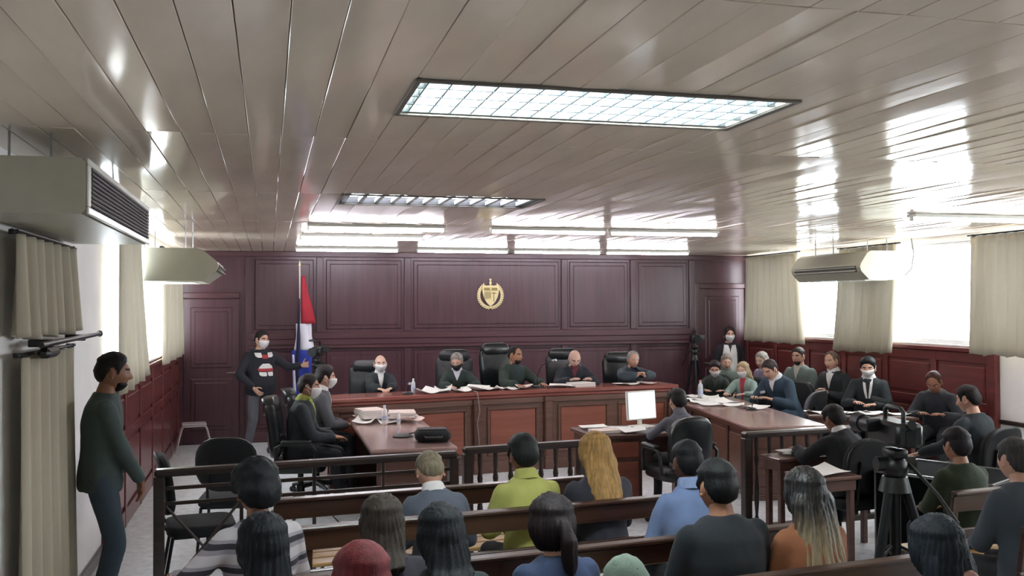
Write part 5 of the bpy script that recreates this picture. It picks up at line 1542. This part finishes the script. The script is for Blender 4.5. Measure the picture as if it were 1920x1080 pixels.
person(label='person with big black curly hair and grey-white striped top at left', head=(-.06, 4.62, 1.285), face=A + 10, top='sweater', top_m=stripes_mat('striped_knit', [(0, '#b5b0b4'), (.42, '#8d8890'), (.62, '#2e2c34'), (.86, '#8d8890')], .105), hair='afro', hair_t=.045, hair_r=.012, hair_c='#12161a', tone='tan', group=gA, handL=(-.32, .26, .74))
person(label='man in black-green sweater seen from behind, in front of the long-haired woman', head=(2.0, 4.02, 1.285), face=A - 3, top='sweater', top_m=cloth('#0f181f'), hair='short', hair_t=.018, hair_c='#15191b', tone='mid', sh=1.1, group=gA)
OMB = bpy.data.materials.new('ombre_hair'); OMB.use_nodes = True
def ombre(m, z0, z1, c0, c1):
    nt = m.node_tree; N = nt.nodes; L = nt.links; b = N['Principled BSDF']; b.inputs['Roughness'].default_value = .45
    tc = N.new('ShaderNodeTexCoord'); sp = N.new('ShaderNodeSeparateXYZ'); L.new(tc.outputs['Object'], sp.inputs[0])
    mr = N.new('ShaderNodeMapRange'); mr.inputs[1].default_value = z0; mr.inputs[2].default_value = z1; L.new(sp.outputs[2], mr.inputs[0])
    mp = N.new('ShaderNodeMapping'); mp.inputs['Scale'].default_value = (70, 70, 3); L.new(tc.outputs['Object'], mp.inputs['Vector'])
    n = N.new('ShaderNodeTexNoise'); n.inputs['Scale'].default_value = 1.0; L.new(mp.outputs[0], n.inputs['Vector'])
    ad = N.new('ShaderNodeMath'); ad.operation = 'MULTIPLY_ADD'; ad.inputs[1].default_value = .9; ad.inputs[2].default_value = -.45; L.new(n.outputs['Fac'], ad.inputs[0])
    s2 = N.new('ShaderNodeMath'); s2.operation = 'ADD'; L.new(mr.outputs[0], s2.inputs[0]); L.new(ad.outputs[0], s2.inputs[1])
    r = N.new('ShaderNodeValToRGB'); r.color_ramp.elements[0].color = lin(c0); r.color_ramp.elements[1].color = lin(c1); L.new(s2.outputs[0], r.inputs[0]); L.new(r.outputs[0], b.inputs['Base Color'])
    bp = N.new('ShaderNodeBump'); bp.inputs['Strength'].default_value = .5; bp.inputs['Distance'].default_value = .01; L.new(n.outputs['Fac'], bp.inputs['Height']); L.new(bp.outputs[0], b.inputs['Normal'])
ombre(OMB, .86, 1.06, '#97876a', '#15181c')
person(label='woman with long hair fading from black to blonde, in orange-brown top', head=(2.45, 4.02, 1.225), face=A, top='sweater', top_m=cloth('#8a5637'), hair='long', hair_len=.52, hair_w=.115, hair_t=.022, hair_c='#17181b', hair_mat=OMB, tone='light', sh=1.0, hpitch=2, group=gA)
person(label='person with straight dark hair in dark green, behind the grey-blue suit', head=(.655, 3.70, 1.215), face=A, top='jacket', top_m=cloth('#1d2b2c'), hair='bob', hair_len=.18, hair_t=.022, hair_c='#161b20', group=gA, lean=8, hpitch=10)
person(label='woman with dark brown gathered hair in blue jacket, bottom centre', head=(1.14, 3.80, 1.21), face=A, top='jacket', top_m=cloth('#2a3a5a'), hair='pony', hair_t=.026, hair_r=.006, hair_c='#241d1f', group=gA, hpitch=6)
person(label='person with brown bobbed hair in dark plum jacket, left of centre', head=(.475, 4.14, 1.18), lean=12, hunch=10, face=A - 6, top='jacket', top_m=cloth('#26222e'), hair='bob', hair_len=.17, hair_t=.026, hair_c='#37302a', group=gA)
person(label='person with sleek dark hair in blue and white shirt, bottom left', head=(-.02, 3.74, 1.21), face=A + 6, top='shirt', top_m=mat('blue_white_shirt', '#8e97bd', .8, var=.45, vscale=26), hair='bob', hair_len=.17, hair_t=.026, hair_c='#12181d', tone='light', group=gA, handR=(.34, .30, .84), gripR='grip', hdirR=(.3, .7, .3))
person(label='person with dyed red hair at the bottom edge, left of centre', head=(.285, 3.06, 1.245), face=A, top='sweater', top_m=cloth('#2a2430'), hair='short', hair_t=.026, hair_c='#6b2328', group=gA)
person(label='person in grey-green cap at the bottom edge, right of centre', head=(1.13, 2.93, 1.185), face=A, top='jacket', top_m=cloth('#2b332f'), hair='hat', hair_t=.014, hat_m=cloth('#6f8174'), hair_c='#1c1818', group=gA)
person(label='girl with dark hair tied by a pink scrunchie, bottom right', head=(2.47, 3.12, 1.19), face=A - 12, top='shirt', top_m=cloth('#3f5636'), hair='long', hair_len=.30, hair_w=.10, hair_t=.03, hair_c='#1a222a', tone='light', sh=.95, group=gA, scrunchie=(.045, -.128, -.10))
person(label='person in dark green top with cropped dark hair, right of the tripod', head=(4.33, 5.28, 1.195), face=A - 6, top='sweater', top_m=cloth('#26331f'), hair='short', hair_t=.018, hair_c='#211d20', tone='mid', sh=1.05, group=gA)
person(label='person in slate grey top cut off by the right edge', head=(4.0, 4.42, 1.255), face=A - 6, top='jacket', top_m=cloth('#3d4650'), hair='short', hair_c='#3a3838', tone='light', group=gA)
flush()
